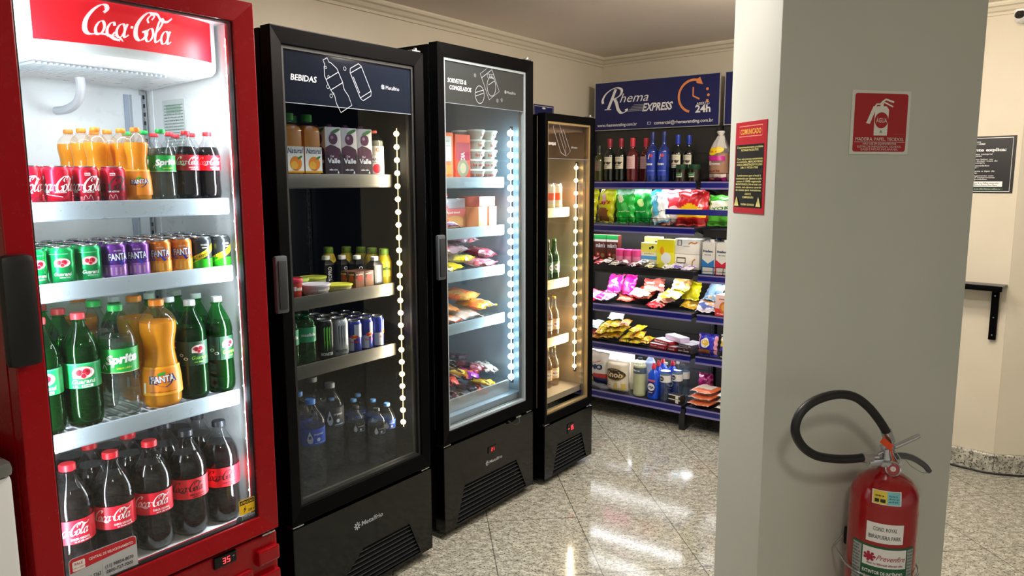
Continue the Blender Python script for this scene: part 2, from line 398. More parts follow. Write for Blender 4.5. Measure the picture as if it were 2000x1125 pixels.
def run(name, fr, x0, x1, prof, mt, k='structure'):
    b = MB(); n = len(prof); vs = [(x, y, z) for x in (x0, x1) for y, z in prof]
    b.add(vs, [(i, (i + 1) % n, (i + 1) % n + n, i + n) for i in range(n)] + [tuple(range(n))[::-1], tuple(range(n, 2 * n))], mt)
    o = b.obj(name, M=FM(fr), smooth=False); o['kind'] = k; return o
run('trim_1', 'left', -8.2, -.0, crown, TRIMP); run('trim_2', 'back', .0, 2.56, crown, TRIMP); run('trim_3', 'right', 0, 2.7, crown, TRIMP)
skirt = [(0, 0), (-.018, 0), (-.018, .088), (-.012, .095), (0, .095)]
run('baseboard_back', 'back', 0, 2.572, skirt, GRANB); run('baseboard_right', 'right', -.003, 2.7, skirt, GRANB); run('baseboard_left', 'left', -8.2, 0, skirt, GRANB)
b = MB(); b.bbox(-.011, .623, 0, .235, 0, 2.34, PILL, .004); struct(b.obj('wall_pillar', M=FM('pillar'), smooth=True))

# ---------------------------------------------------------------- hand-drawn script wordmark (broad-nib strokes)
def slant(S, k=.34): return lambda x, y, e: S(x + y * k, y, e)
def script_cola(b, S, x, y, h, mt, e=None, tail=True):
    k = h / 1.2; e = b._e(e)
    def P(pts, dx=0): return [(x + (px + dx - 1.90) * k, y + (py - .5) * k) for px, py in pts]
    T = lambda px, py, e_: S(px + (py - y) * .30, py, e_); pen = (.035 * k, .35)
    C = [(.60, .84), (.68, .98), (.60, 1.12), (.42, 1.10), (.20, .86), (.06, .50), (.10, .14), (.28, -.02)]
    b.ribbon(T, P(C + ([(.60, .03), (.95, .02), (1.22, -.10), (1.42, -.13)] if tail else [(.5, .06)])), .17 * k, mt, e, pen)
    if tail: b.ribbon(T, P([(1.0, .03), (1.3, .02), (1.55, -.16)]), .10 * k, mt, e, (.02 * k, .2), taper=True)
    pn = (.030 * k, .45)
    def o(cx): b.ribbon(T, P([(cx + .15, .28), (cx + .06, .50), (cx - .08, .46), (cx - .15, .22), (cx - .06, .0), (cx + .08, .04)]), .105 * k, mt, e, pn, closed=True)
    def a(cx):
        o(cx); b.ribbon(T, P([(cx + .20, .54), (cx + .15, .24), (cx + .20, .01), (cx + .33, .13)]), .105 * k, mt, e, pn)
    o(.60); b.ribbon(T, P([(1.10, .40), (1.04, .52), (.92, .46), (.86, .22), (.94, .0), (1.08, .03), (1.16, .16)]), .105 * k, mt, e, pn); a(1.36)
    b.ribbon(T, P([(1.70, .44), (1.80, .44)]), .085 * k, mt, e, smooth=False)
    D = 1.86
    b.ribbon(T, P([(.52, .72), (.44, .86), (.56, 1.04), (.70, 1.02), (.62, .86)], D), .08 * k, mt, e, pen)
    b.ribbon(T, P([(.60, 1.10), (.42, 1.12), (.20, .88), (.06, .50), (.12, .12), (.32, -.02), (.52, .18), (.46, .38), (.34, .30)], D), .17 * k, mt, e, pen)
    b.ribbon(T, P([(.50, 1.10), (.80, 1.12), (1.02, .92), (1.30, .90), (1.50, 1.08)], D), .11 * k, mt, e, (.04 * k, 1.3))
    o(2.52); b.ribbon(T, P([(2.70, .26), (2.90, .60), (2.98, .92), (2.88, .98), (2.80, .72), (2.78, .2), (2.86, .0), (3.00, .14)]), .105 * k, mt, e, pn); a(3.20)
def snow(b, S, x, y, s, mt):
    e = b._e(None)
    for k in range(8):
        a = k * pi / 4
        b.ribbon(S, [(x + s * .25 * cos(a), y + s * .25 * sin(a)), (x + s * cos(a), y + s * sin(a))], s * .28, mt, e, smooth=False)

# ---------------------------------------------------------------- coolers
def frame_ring(b, x0, x1, z0, z1, gl, gr, gt, gb, y0, y1, mt, slope=.0):
    a = [(x0, z0), (x1, z0), (x1, z1), (x0, z1)]; c = [(x0 + gl, z0 + gb), (x1 - gr, z0 + gb), (x1 - gr, z1 - gt), (x0 + gl, z1 - gt)]
    vs = [(x, y0, z) for x, z in a] + [(x, y0 + slope, z) for x, z in c] + [(x, y1, z) for x, z in a] + [(x, y1, z) for x, z in c]
    fs = []
    for i in range(4):
        j = (i + 1) % 4
        fs += [(i, j, 4 + j, 4 + i), (8 + j, 8 + i, 12 + i, 12 + j), (4 + i, 4 + j, 12 + j, 12 + i), (j, i, 8 + i, 8 + j)]
    return b.add(vs, fs, mt)
def led_strip(root, x, y, z0, z1, n, col, s, ax=-1, lens=True, r=.013):
    b = MB(); b.box(x - .004, x + .004, y - .006, y + .006, z0 - .03, z1 + .03, mat('d8d8d4', .4) if r < .008 else mat('3a3a38', .4))
    E1 = led(col, s)
    if lens: b.box(x + ax * .004 - .0015, x + ax * .004 + .0015, y - .0012, y + .0012, z0 - .02, z1 + .02, led(col, s * .6))  # lit strip added to mimic the glow around the LEDs
    for i in range(n):
        z = z0 + (z1 - z0) * i / (n - 1)
        b.lathe([(.0001, z - r * .75), (r * .55, z - r * .5), (r * .75, z), (r * .55, z + r * .5), (.0001, z + r * .75)], E1, 10, cx=x + ax * .006, cy=y, caps=False)
    return b.obj('light_strip', root)
def shelf_part(root, x0, x1, y0, y1, z, lip, lm, wm, price=None):
    b = MB()
    b.bbox(x0, x1, y0, y0 + .010, z - lip, z + .009, lm, .003)
    b.box(x0, x1, y0 + .004, y0 + .02, z - lip - .003, z - lip + .001, lm)
    n = int((x1 - x0) / .026)
    for i in range(n + 1):
        x = x0 + .004 + (x1 - x0 - .008) * i / n; b.box(x - .0022, x + .0022, y0 + .008, y1, z - .006, z - .0015, wm)
    for y in (y0 + .10, (y0 + y1) / 2, y1 - .01): b.box(x0, x1, y - .004, y + .004, z - .012, z - .006, wm)
    return b.obj('shelf', root)
def grille_panel(root, Wd, z1, tr, mt, y0=.0, dark=BLK_M, slat=None, n=8):
    xa, xb, zt, xc, xd, zb = tr; b = MB(); d = .03; z0 = .035; r = .012
    # face split around the opening
    def q(p): b.add([(x, y0, z) for x, z in p], [tuple(range(len(p)))], mt)
    q([(0, z0), (xc, zb), (xa, zt), (0, z1)]); q([(xd, zb), (Wd, z0), (Wd, z1), (xb, zt)]); q([(0, z1), (xa, zt), (xb, zt), (Wd, z1)][::1]); q([(0, z0), (Wd, z0), (xd, zb), (xc, zb)])
    q2 = [(xa, zt), (xb, zt), (xd, zb), (xc, zb)]
    for i in range(4):
        p, s = q2[i], q2[(i + 1) % 4]; b.add([(p[0], y0, p[1]), (s[0], y0, s[1]), (s[0], y0 + d, s[1]), (p[0], y0 + d, p[1])], [(0, 3, 2, 1)], mt)
    b.box(0, .004, y0, y0 + .05, z0, z1, mt); b.box(Wd - .004, Wd, y0, y0 + .05, z0, z1, mt); b.box(.004, Wd - .004, y0 + .001, y0 + .05, z1 - .004, z1, mt); b.box(.004, Wd - .004, y0 + .001, y0 + .05, z0, z0 + .004, mt)
    p = b.obj('base_panel', root, smooth=False)
    g = MB(); g.add([(x, y0 + d, z) for x, z in q2], [(0, 1, 2, 3)], dark)
    for i in range(n):
        t = (i + .6) / n; z = zt + (zb - zt) * t; x0 = xa + (xc - xa) * t; x1 = xb + (xd - xb) * t; h = (zt - zb) / n * .34
        g.add([(x0, y0 + .002, z), (x1, y0 + .002, z), (x1, y0 + d, z + h), (x0, y0 + d, z + h), (x0, y0 + .003, z - .0035), (x1, y0 + .003, z - .0035), (x1, y0 + d, z + h - .003), (x0, y0 + d, z + h - .003)],
              [(0, 1, 2, 3), (4, 5, 1, 0), (7, 6, 5, 4)], slat or mt)
    g.obj('grille', p, smooth=False); return p
def hinge(root, x, z, s=1, side=1):
    b = MB(); b.bbox(min(x, x + .045 * s), max(x, x + .045 * s), .004, .05, z - .006, z, SILVER, .002); b.lathe([(.007, z - .012), (.007, z + .008), (.004, z + .011)], SILVER, 12, cx=x + .012 * s, cy=.02); return b.obj('hinge', root)
def seven(b, S, t, x, y, h, mt):
    e = b._e(None); w = h * .5; k = h * .11
    seg = {'0': 'abcdef', '1': 'bc', '2': 'abged', '3': 'abgcd', '4': 'fgbc', '5': 'afgcd', '6': 'afgcde', '-': 'g'}
    P = {'a': (0, h, w, h), 'g': (0, h / 2, w, h / 2), 'd': (0, 0, w, 0), 'f': (0, h / 2, 0, h), 'e': (0, 0, 0, h / 2), 'b': (w, h / 2, w, h), 'c': (w, 0, w, h / 2)}
    for i, c in enumerate(t):
        for q in seg[c]:
            a = P[q]; xx = x + i * w * 1.8; b.rect(S, xx + a[0] - k / 2, y + a[1] - k / 2, xx + a[2] + k / 2, y + a[3] + k / 2, mt, e)
def flatS(y0): return lambda x, y, e: (x, y0 - e, y)

def cooler_base(fr, name, label, Wd, H, zb, g, depth, body, liner, fmat, glass, floor_z, lx0=.03, lx1=.03, top=.06, spacer=None, gk=(.010, .044)):
    gx, gt, gb = g; root = empty(name, label, 'refrigerator', FM(fr))
    b = MB(); y0 = .052; t = .006
    b.box(0, t, y0, depth, .035, H - .006, body); b.box(Wd - t, Wd, y0, depth, .035, H - .006, body); b.box(t, Wd - t, depth - t, depth, .035, H - .006, body)
    b.box(t, Wd - t, y0, depth - t, H - .012, H - .006, body); b.box(t, Wd - t, y0 + .01, depth - t, .035, .045, body)
    b.obj('cabinet', root, smooth=False)
    b = MB(); x0, x1, yb, zt = lx0, Wd - lx1, depth - .06, H - top
    b.box(t + .001, x0, y0, depth - t - .001, floor_z, zt, liner); b.box(x1, Wd - t - .001, y0, depth - t - .001, floor_z, zt, liner)
    b.box(x0, x1, yb, depth - t - .001, floor_z, zt, liner); b.box(t + .001, Wd - t - .001, y0, depth - t - .001, zt, H - .013, liner); b.box(t + .001, Wd - t - .001, y0, depth - t - .001, floor_z - .03, floor_z, liner)
    b.box(x1 - .002, x1 + .001, yb - .045, yb - .03, floor_z, zt, liner)
    ln = b.obj('liner', root, smooth=False)
    for xx in (x0 + .012, x1 - .012, ):
        r = MB(); r.box(xx - .008, xx + .008, yb - .012, yb - .001, floor_z + .05, zt - .12, SILVER)
        for k in range(46):
            z = floor_z + .07 + k * (zt - floor_z - .22) / 46; r.box(xx - .003, xx + .003, yb - .0135, yb - .0115, z, z + .012, BLK_M)
        r.obj('shelf_rail', ln, smooth=False)
    b = MB(); frame_ring(b, 0, Wd, zb, H, gx, gx, gt, gb, 0, .046, fmat, .006); door = b.obj('door', root, smooth=False, bevel=.003)
    b = MB(); frame_ring(b, gx, Wd - gx, zb + gb, H - gt, gk[0], gk[0], gk[0], gk[0], .012, gk[1], spacer or BLK_M); b.obj('gasket', door, smooth=False)
    b = MB(); b.box(gx + .002, Wd - gx - .002, .018, .024, zb + gb + .002, H - gt - .002, glass); b.obj('door_glass', door, smooth=False)
    for xx in (.07, Wd - .07):
        for yy in (.09, depth - .08):
            f = MB(); f.lathe([(.022, 0), (.022, .012), (.012, .016), (.010, .045)], BLK_M, 14, cx=xx, cy=yy); f.obj('foot', root)
    return root, door, (x0, x1, yb, zt)

# --- red cooler
RW, RH, RZB = .652, 1.975, .475
red, rdoor, rin = cooler_base('red', 'display_cooler', 'tall bright red drinks cooler with a lit red header, leftmost of the row', RW, RH, RZB, (.062, .056, .053), .58,
                              RED, LINER_W, RED, DOORGLASS, .505, .035, .035, .05, spacer=BLK_M, gk=(.004, .030))
# curved lit header
def bow(y0, k=.05, x0=.045, x1=.607):
    def S(x, y, e):
        t = (x - x0) / (x1 - x0) * 2 - 1
        return (x, y0 - k * (1 - t * t) - e, y)
    return S
b = MB(); S = bow(.118, .055, .095, .606); n = 24
prof = [(0, 1.925), (0, 1.808), (.004, 1.797), (.020, 1.788), (.10, 1.784), (.36, 1.772), (.40, 1.79)]
vs = []; 
for i in range(n + 1):
    x = .095 + .511 * i / n; y = S(x, 0, 0)[1]
    for dy, z in prof: vs.append((x, y + dy * (1 if dy < .05 else 1), z))
m_ = len(prof); b.add(vs, [(i * m_ + j, i * m_ + j + 1, (i + 1) * m_ + j + 1, (i + 1) * m_ + j) for i in range(n) for j in range(m_ - 1)], LINER_W)
hs = b.obj('lamp_housing', red)
b = MB(); b.rect(S, .135, 1.820, .588, 1.924, led('d80a20', .55), .002, 30, 1)
Sx = lambda x, y, e: S(x, y, .004 + e)
script_cola(b, Sx, .354, 1.875, .074, led('ffffff', .5)); b.obj('lit_sign', hs)
b = MB()
for i in range(26): b.box(.16 + i * .013, .164 + i * .013, .17, .40, 1.7755 + 0, 1.781, mat('c8d0d6', .4))
b.obj('air_grille', hs, smooth=False)
b = MB(); b.tube(cr_spline([(.345, .35, 1.785), (.352, .36, 1.755), (.362, .40, 1.720), (.360, .46, 1.700), (.355, .524, 1.698)], 6), .012, mat('d9dee6', .35)); b.lathe([(.018, 1.78), (.018, 1.79)], LINER_W, 12, cx=.345, cy=.35); b.obj('drain_hose', red)
for z, nm in ((1.443, 0), (1.254, 0), (.892, 0)):
    shelf_part(red, .062, .594, .072, .505, z, .033, mat('bccad4', .28, metal=.25), mat('e0e8ee', .3))
# metal wire rack marks and the energy label on the right wall
b = MB(); b.box(.6145, .6165, .30, .42, 1.50, 1.74, mat('cfd8d6', .4))
Sg = lambda x, y, e: (.6145 - e, .42 - x, y)
for k in range(24): b.scribble(Sg, .008, .112, 1.515 + k * .009, .004, mat('7c8f88', .6), k)
b.rect(Sg, .02, 1.70, .10, 1.725, mat('9fb8a8', .6)); b.obj('energy_label', red, smooth=False)
b = MB(); b.box(.568, .606, .508, .5195, .52, 1.76, mat('dfe6ec', .3)); b.box(.548, .562, .514, .5195, .52, 1.76, mat('a8b2c4', .3)); b.obj('air_duct', red, smooth=False)
led_strip(red, .598, .048, .60, 1.86, 17, 'f4fbff', 14, r=.0045); led_strip(red, .050, .050, .60, 1.86, 17, 'f4fbff', 14, ax=1, r=.0045)
lamp('strip_lamp', red, aim((.586, .046, 1.22), (-1, .6, 0)), 4.3, (.88, .96, 1), .012, 1.30)
lamp('strip_lamp', red, aim((.060, .050, 1.22), (1, .6, 0)), 4.3, (.88, .96, 1), .012, 1.30)
lamp('header_fill', red, aim((.326, .14, 1.765), (0, .15, -1)), 1.2, (.9, .97, 1), .45, .02)  # added light under the header, brightens the goods on the top shelf
# base with stepped red louvre blocks, display
b = MB(); b.bbox(0, RW, .012, .06, .035, .462, RED, .006)
for k, (xa, xb) in enumerate(((.06, .30), (.33, .43))): b.bbox(xa, xb, -.002, .02, .06, .40, RED, .008)
b.bbox(.44, .56, .002, .02, .05, .38, RED, .006)
for k in range(5): b.bbox(.575, .648, -.006, .02, .08 + k * .075, .125 + k * .075, RED, .006)
bp = b.obj('base_panel', red, smooth=False)
b = MB(); b.bbox(.440, .510, .004, .014, .428, .462, BLK_G, .003); seven(b, flatS(.004), '35', .466, .437, .015, led('ff2a30', 6)); b.scribble(flatS(.004), .496, .506, .447, .003, GREYINK, 3); b.obj('temperature_display', bp, smooth=False)
hinge(red, RW - .01, .470, -1)
b = MB(); b.bbox(-.022, .046, -.034, .004, 1.10, 1.345, mat('08080a', .4), .016); b.obj('handle', rdoor)
# stickers on the glass
b = MB(); Sr = flatS(.0172); b.rrect(Sr, .075, .490, .238, .612, .010, mat('b8bcc0', .6))
b.poly(Sr, [(.077, .575), (.236, .588), (.236, .604), (.230, .610), (.083, .610), (.077, .604)], mat('c2202c', .5)); b.poly(Sr, [(.150, .492), (.236, .525), (.236, .500), (.228, .492)], mat('c2202c', .5))
b.rrect(Sr, .083, .578, .112, .602, .003, mat('e8e4e0', .5)); b.text(Sr, 'FALE', .0975, .592, .009, mat('b01020', .5), bold=.02); b.text(Sr, 'COM A GENTE', .0975, .583, .0055, mat('b01020', .5))
b.text(Sr, 'CENTRAL DE RELACIONAMENTO', .175, .592, .0095, WHITE, bold=.01, width=.108); b.text(Sr, '(11) 97531-7763', .115, .545, .013, mat('333333', .6), bold=.02, width=.062)
b.text(Sr, '(11) 98854-8070', .192, .555, .012, mat('333333', .6), bold=.02, width=.07); b.text(Sr, '0800-727-7000', .192, .541, .012, mat('333333', .6), bold=.02, width=.066)
for k in range(3): b.scribble(Sr, .158, .228, .530 - k * .008, .004, mat('666666', .6), k)
b.scribble(Sr, .09, .14, .530, .005, mat('555555', .6), 7); b.text(Sr, 'WhatsApp', .115, .52, .009, mat('555555', .6)); b.rect(Sr, .149, .50, .150, .57, mat('888888', .6))
b.obj('information_sticker', rdoor, smooth=False)
Sr = lambda x, y, e: (x - .009, .0172 - e, y); b = MB(); b.rrect(Sr, .543, .548, .594, .592, .003, mat('f2c414', .5)); b.rect(Sr, .545, .577, .592, .590, mat('1a1a16', .5)); b.text(Sr, 'ATENÇÃO', .5685, .580, .009, mat('f2c414', .5), bold=.02, width=.042)
b.poly(Sr, [(.566, .575), (.556, .561), (.561, .562), (.556, .550), (.567, .565), (.562, .564)], mat('1a1a16', .5)); b.text(Sr, '220 V', .582, .554, .009, mat('1a1a16', .5), bold=.02); b.obj('voltage_sticker', rdoor, smooth=False)
b = MB(); b.rect(Sr, .536, .5275, .594, .545, mat('8d949c', .5)); b.ell(Sr, .541, .537, .010, .010, mat('3c4248', .4)); b.text(Sr, 'Imbera', .573, .5315, .014, mat('1c2432', .5), bold=.02, shear=.2, width=.040); b.obj('maker_sticker', rdoor, smooth=False)

# --- three black coolers
def black_cooler(fr, label, Wd, H, zb, g, depth, liner, floor_z, shelves, lipm, band_z, band_m, strip, lampc, glass, gr, sx, disp=None, shy=.12, spacer=None, logo=None, handle=None, ledn=24, stripcol=None, strips=12, dotr=.015):
    root, door, inn = cooler_base(fr, 'display_cooler', label, Wd, H, zb, g, depth, BLACK, liner, mat('030304', .42, spec=.06), glass, floor_z, .028, .028, .07, spacer=spacer)
    for z in shelves: shelf_part(root, sx[0], sx[1], shy, depth - .09, z, .036, lipm, lipm)
    x, y, z0, z1 = strip
    led_strip(root, x, y, z0, z1, ledn, stripcol, strips, r=dotr)  # dots made oversize to stand in for the LEDs' halo
    lamp('strip_lamp', root, aim((x - .010, y + .014, (z0 + z1) / 2), (-1, .35, 0)), lampc[0], lampc[1], .012, z1 - z0)
    p = grille_panel(root, Wd, zb - .012, gr, BLK_G, slat=mat('24262a', .3))
    hinge(root, .005, zb - .004, 1); hinge(root, Wd - .005, zb - .004, -1)
    hinge(root, Wd - .01, H + .007, -1)
    if handle:
        b = MB(); z0, z1 = handle; hm = mat('4a4f55', .35)
        b.bbox(-.026, .020, -.012, .006, z0, z1, hm, .008); b.bbox(-.018, .012, -.016, -.010, z0 + .014, z1 - .014, mat('24282c', .4), .004); b.obj('handle', door)
    if logo:
        x0, x1, z, s = logo; b = MB(); S = flatS(0); snow(b, S, x0 + s * .7, z + s * .38, s * .75, GREYINK); b.text(S, 'Metalfrio', x0 + s * 1.7, z, s * 1.25, GREYINK, align='l', bold=.01, shear=.12, width=x1 - x0 - s * 1.7); b.obj('maker_logo', p, smooth=False)
    if disp:
        t, x0, x1, z0, z1, h, st = disp; b = MB(); b.bbox(x0, x1, -.004, .004, z0, z1, BLK_G, .003); seven(b, flatS(-.004), t, (x0 + x1) / 2 - (len(t) * 1.8 - .8) * h * .25, (z0 + z1) / 2 - h / 2, h, led('ff2630', st)); b.obj('temperature_display', p, smooth=False)
    sp = MB(); gx, gt, gb = g; sp.box(Wd - gx - .014, Wd - gx - .003, .030, .040, zb + gb + .010, H - gt - .012, mat('8a8478', .3, metal=.7)); sp.box(gx + .01, Wd - gx - .014, .030, .040, zb + gb + .003, zb + gb + .012, mat('8a8478', .3, metal=.7)); sp.obj('glass_spacer', door, smooth=False)
    # printed band on the glass
    gx, gt, gb = g; S = flatS(.0170); bd = MB(); bd.rect(S, gx + .004, band_z, Wd - gx - .004, H - gt - .003, band_m); bd.rect(S, gx + .004, band_z - .002, Wd - gx - .004, band_z, mat('8a929c', .4)); 
    return root, door, inn, bd, S
def outline(b, S, pts, w=.0022, mt=None, closed=True, smooth=False): b.ribbon(S, pts, w, mt or GREYINK, None, closed=closed, smooth=smooth, n=4)
def rot2(pts, cx, cy, a, s=1): return [(cx + s * (x * cos(a) - y * sin(a)), cy + s * (x * sin(a) + y * cos(a))) for x, y in pts]
BAND = clear('dark_band', (.16, .19, .25), .5, .05, .45, hexc('262d3c')); BAND3 = clear('grey_band', (.18, .19, .20), .5, .05, .55, hexc('4a4d4c'))
c2, d2, i2, bd, S = black_cooler('drinks', 'tall black glass-door cooler next to the red one, its header reading BEBIDAS', .669, 1.96, .38, (.045, .052, .055), .70, LINER_K, .405, (1.512, 1.100, .862), mat('6c675c', .4, metal=.5), 1.739, BAND,
    (.612, .085, .56, 1.67), (4.6, (1, .84, .60)), TINTGLASS, (.30, .54, .185, .14, .60, .045), (.045, .615), logo=(.262, .40, .272, .020), handle=(1.09, 1.27), stripcol='ffd488', strips=7)
bd.text(S, 'BEBIDAS', .082, 1.808, .026, INK, align='l', bold=.01, shear=.15, width=.10)
bt = [(-.010, .085), (.010, .085), (.010, .070), (.016, .066), (.030, .040), (.030, -.005), (.024, -.03), (.030, -.055), (.028, -.088), (-.028, -.088), (-.030, -.055), (-.024, -.03), (-.030, -.005), (-.030, .040), (-.016, .066), (-.010, .070)]
outline(bd, S, rot2(bt, .262, 1.812, R(29), 1.0))
for yy in (.028, -.008): outline(bd, S, rot2([(-.030, yy), (.030, yy)], .262, 1.812, R(29), 1.0), closed=False)
cn = [(-.022, .060), (.022, .060), (.030, .048), (.030, -.048), (.022, -.060), (-.022, -.060), (-.030, -.048), (-.030, .048)]
outline(bd, S, rot2(cn, .372, 1.828, R(28), .95)); outline(bd, S, rot2([(-.030, .046), (.030, .046)], .372, 1.828, R(28), .95), closed=False); outline(bd, S, rot2([(-.030, -.046), (.030, -.046)], .372, 1.828, R(28), .95), closed=False)
outline(bd, S, rot2([(-.024, .03), (-.024, -.03)], .372, 1.828, R(28), .95), closed=False)
for x, y, r in ((.232, 1.832, .004), (.228, 1.80, .006), (.25, 1.78, .003), (.240, 1.772, .006), (.302, 1.865, .006), (.222, 1.86, .004)): outline(bd, S, [(x + r * cos(k * pi / 4), y + r * sin(k * pi / 4)) for k in range(8)], .0014)
snow(bd, S, .474, 1.822, .009, GREYINK); bd.text(S, 'Metalfrio', .488, 1.815, .019, GREYINK, align='l', width=.066); bd.obj('printed_header', d2, smooth=False)

c3, d3, i3, bd, S = black_cooler('frozen', 'tall black glass-door freezer in the middle, its header reading SORVETES & CONGELADOS', .643, 2.026, .412, (.045, .052, .050), .70, LINER_S, .50, (1.503, 1.285, 1.100, .870), mat('8fa4b0', .35, metal=.3), 1.803, BAND3,
    (.588, .085, .57, 1.71), (9.5, (.78, .95, 1)), DOORGLASS, (.13, .505, .200, .075, .585, .045), (.045, .580), disp=('21', .292, .352, .292, .322, .013, 4), logo=(.275, .395, .245, .016), handle=(1.105, 1.285), stripcol='c4f2ff', strips=12, dotr=.021, spacer=mat('9aa4aa', .4))
bd.text(S, 'SORVETES &', .075, 1.882, .024, INK, align='l', bold=.01, shear=.1, width=.115); bd.text(S, 'CONGELADOS', .085, 1.855, .024, INK, align='l', bold=.01, shear=.1, width=.135)
outline(bd, S, rot2([(-.045, .065), (.045, .065), (.045, -.065), (-.045, -.065)], .345, 1.905, R(30), .9)); outline(bd, S, rot2([(-.045, .045), (.045, .045)], .345, 1.905, R(30), .9), closed=False)
outline(bd, S, [(.355 + .030 * cos(k * pi / 7), 1.89 + .040 * sin(k * pi / 7)) for k in range(14)]); outline(bd, S, [(.335, 1.895), (.375, 1.915)], closed=False)
for dx in (-.014, 0, .014): outline(bd, S, [(.35 + dx + .009 * cos(k * pi / 4), 1.932 + .009 * sin(k * pi / 4)) for k in range(8)], .0016)
outline(bd, S, [(.275 + .030 * cos(k * pi / 7), 1.850 + .036 * sin(k * pi / 7)) for k in range(14)]); outline(bd, S, [(.247, 1.856), (.303, 1.872)], closed=False); outline(bd, S, [(.247, 1.842), (.300, 1.858)], closed=False)
for x, y in ((.245, 1.925), (.395, 1.835), (.425, 1.84)): snow(bd, S, x, y, .009, mat('787c7c', .6))
snow(bd, S, .452, 1.876, .008, GREYINK); bd.text(S, 'Metalfrio', .464, 1.870, .017, GREYINK, align='l', width=.062); bd.obj('printed_header', d3, smooth=False)
b = MB(); b.tube(cr_spline([(.44, -.004, .405), (.46, -.02, .385), (.50, -.02, .385), (.52, -.004, .402)], 5), .004, BLK_M); b.bbox(.50, .54, -.006, .004, .402, .410, SILVER, .002); b.obj('door_lock', c3)

c4, d4, i4, bd, S = black_cooler('slim', 'slim short black glass-door cooler at the far end of the row, showing -15', .452, 1.806, .316, (.030, .036, .040), .70, LINER_C, .42, (1.350, .985, .685), mat('c8b896', .35, metal=.3), 1.600, clear('clear_band', (.72, .62, .55), .6, .05, .12, hexc('5a4a44')),
    (.405, .080, .52, 1.56), (6, (1, .82, .56)), DOORGLASS, (.115, .345, .185, .070, .400, .035), (.030, .405), disp=('-15', .205, .262, .215, .265, .020, 8), shy=.12, stripcol='ffdc96', strips=10, ledn=17, spacer=mat('c2a878', .35, metal=.6))
bd.text(S, 'CERVEJAS', .036, 1.662, .018, INK, align='l', bold=.01, width=.075)
outline(bd, S, rot2([(-.022, .06), (.022, .06), (.022, -.06), (-.022, -.06)], .19, 1.675, R(32), 1)); outline(bd, S, rot2([(-.024, .075), (.024, .075), (.024, -.05), (0, -.08), (-.024, -.05)], .15, 1.69, R(30), 1.1)); snow(bd, S, .255, 1.655, .006, GREYINK); bd.text(S, 'Metalfrio', .264, 1.651, .013, GREYINK, align='l', width=.04)
bd.obj('printed_header', d4, smooth=False)

# white appliance at the left edge of the picture
ap = empty('chest_freezer', 'white chest freezer with a grey metal rim, just left of the red cooler', 'freezer', FM('red', -.034, -.032, 0))
b = MB(); b.bbox(-.62, -.003, .006, .60, .03, .868, mat('e2e6e6', .35), .010); b.obj('body', ap)
b = MB(); b.bbox(-.63, .0, 0, .606, .868, .902, mat('8a8d8a', .3, metal=.7), .014); b.obj('lid', ap)
# ---------------------------------------------------------------- things for sale: bottles, cans, cartons, bags
PET = clear('clear_plastic', (.96, .97, .975), .5, .05, .004, (.8, .85, .88)); PETG = clear('green_plastic', (.16, .70, .24), .6, .06, .015, (.03, .5, .10))
PETF = clear('clear_plastic_orange', (.95, .93, .90), .8, .06, .05, (.95, .55, .15)); LIQ_O = mat('ffae00', .5, trans=.3, spec=.15); LIQ_C = mat('0c0403', .10, spec=.35); LIQ_G = mat('1c1a08', .15, spec=.3); LIQ_S = clear('clear_liquid', (.80, .86, .80), .8, .03, .04, (.6, .7, .6))
LIQ_W = clear('water', (.74, .84, .90), 1, .03, .03, (.5, .6, .7)); GLASSB = clear('clear_glass', (.88, .9, .88), 1, .03, .05, (.8, .8, .75))
def petal(H):
    def m(z, a): return 1 - (.10 * (1 - z / (.16 * H)) * (1 - abs(cos(2.5 * a))) if z < .16 * H else 0)
    return m
SHAPES = {  # (radius share, height share) from base to neck
    'cola': [(.30, 0), (.80, .012), (.93, .05), (1, .12), (.96, .24), (.93, .32), (.955, .36), (.955, .55), (1, .58), (.99, .66), (.90, .73), (.70, .80), (.48, .86), (.33, .91), (.30, .935)],
    'fanta': [(.35, 0), (.88, .015), (.98, .06), (1, .16), (.97, .28), (.92, .36), (.82, .46), (.76, .54), (.80, .62), (.90, .70), (.93, .76), (.88, .82), (.70, .875), (.42, .92), (.30, .935)],
    'sprite': [(.35, 0), (.86, .012), (.96, .05), (1, .12), (.97, .30), (.93, .40), (.95, .43), (.95, .62), (.98, .66), (.88, .74), (.66, .81), (.45, .87), (.32, .915), (.30, .935)],
    'water': [(.4, 0), (.9, .01), (1, .05), (.97, .12), (1, .2), (.95, .3), (1, .4), (.96, .48), (.97, .50), (.97, .70), (1, .73), (.93, .80), (.66, .87), (.42, .92), (.36, .935)]}
def prof_at(shape, t):
    P = SHAPES[shape]
    for a, b in zip(P, P[1:]):
        if a[1] <= t <= b[1]: return a[0] + (b[0] - a[0]) * (t - a[1]) / (b[1] - a[1] + 1e-9)
    return P[-1][0]
def smooth_prof(shape, t0, t1, n, R_, H, k=1.0):
    out = []
    for i in range(n + 1):
        t = t0 + (t1 - t0) * i / n; s = sum(prof_at(shape, min(max(t + d, 0), .935)) for d in (-.012, 0, .012)) / 3 if .03 < t < .92 else prof_at(shape, t)
        out.append((max(.0005, R_ * s * k), H * t))
    return out
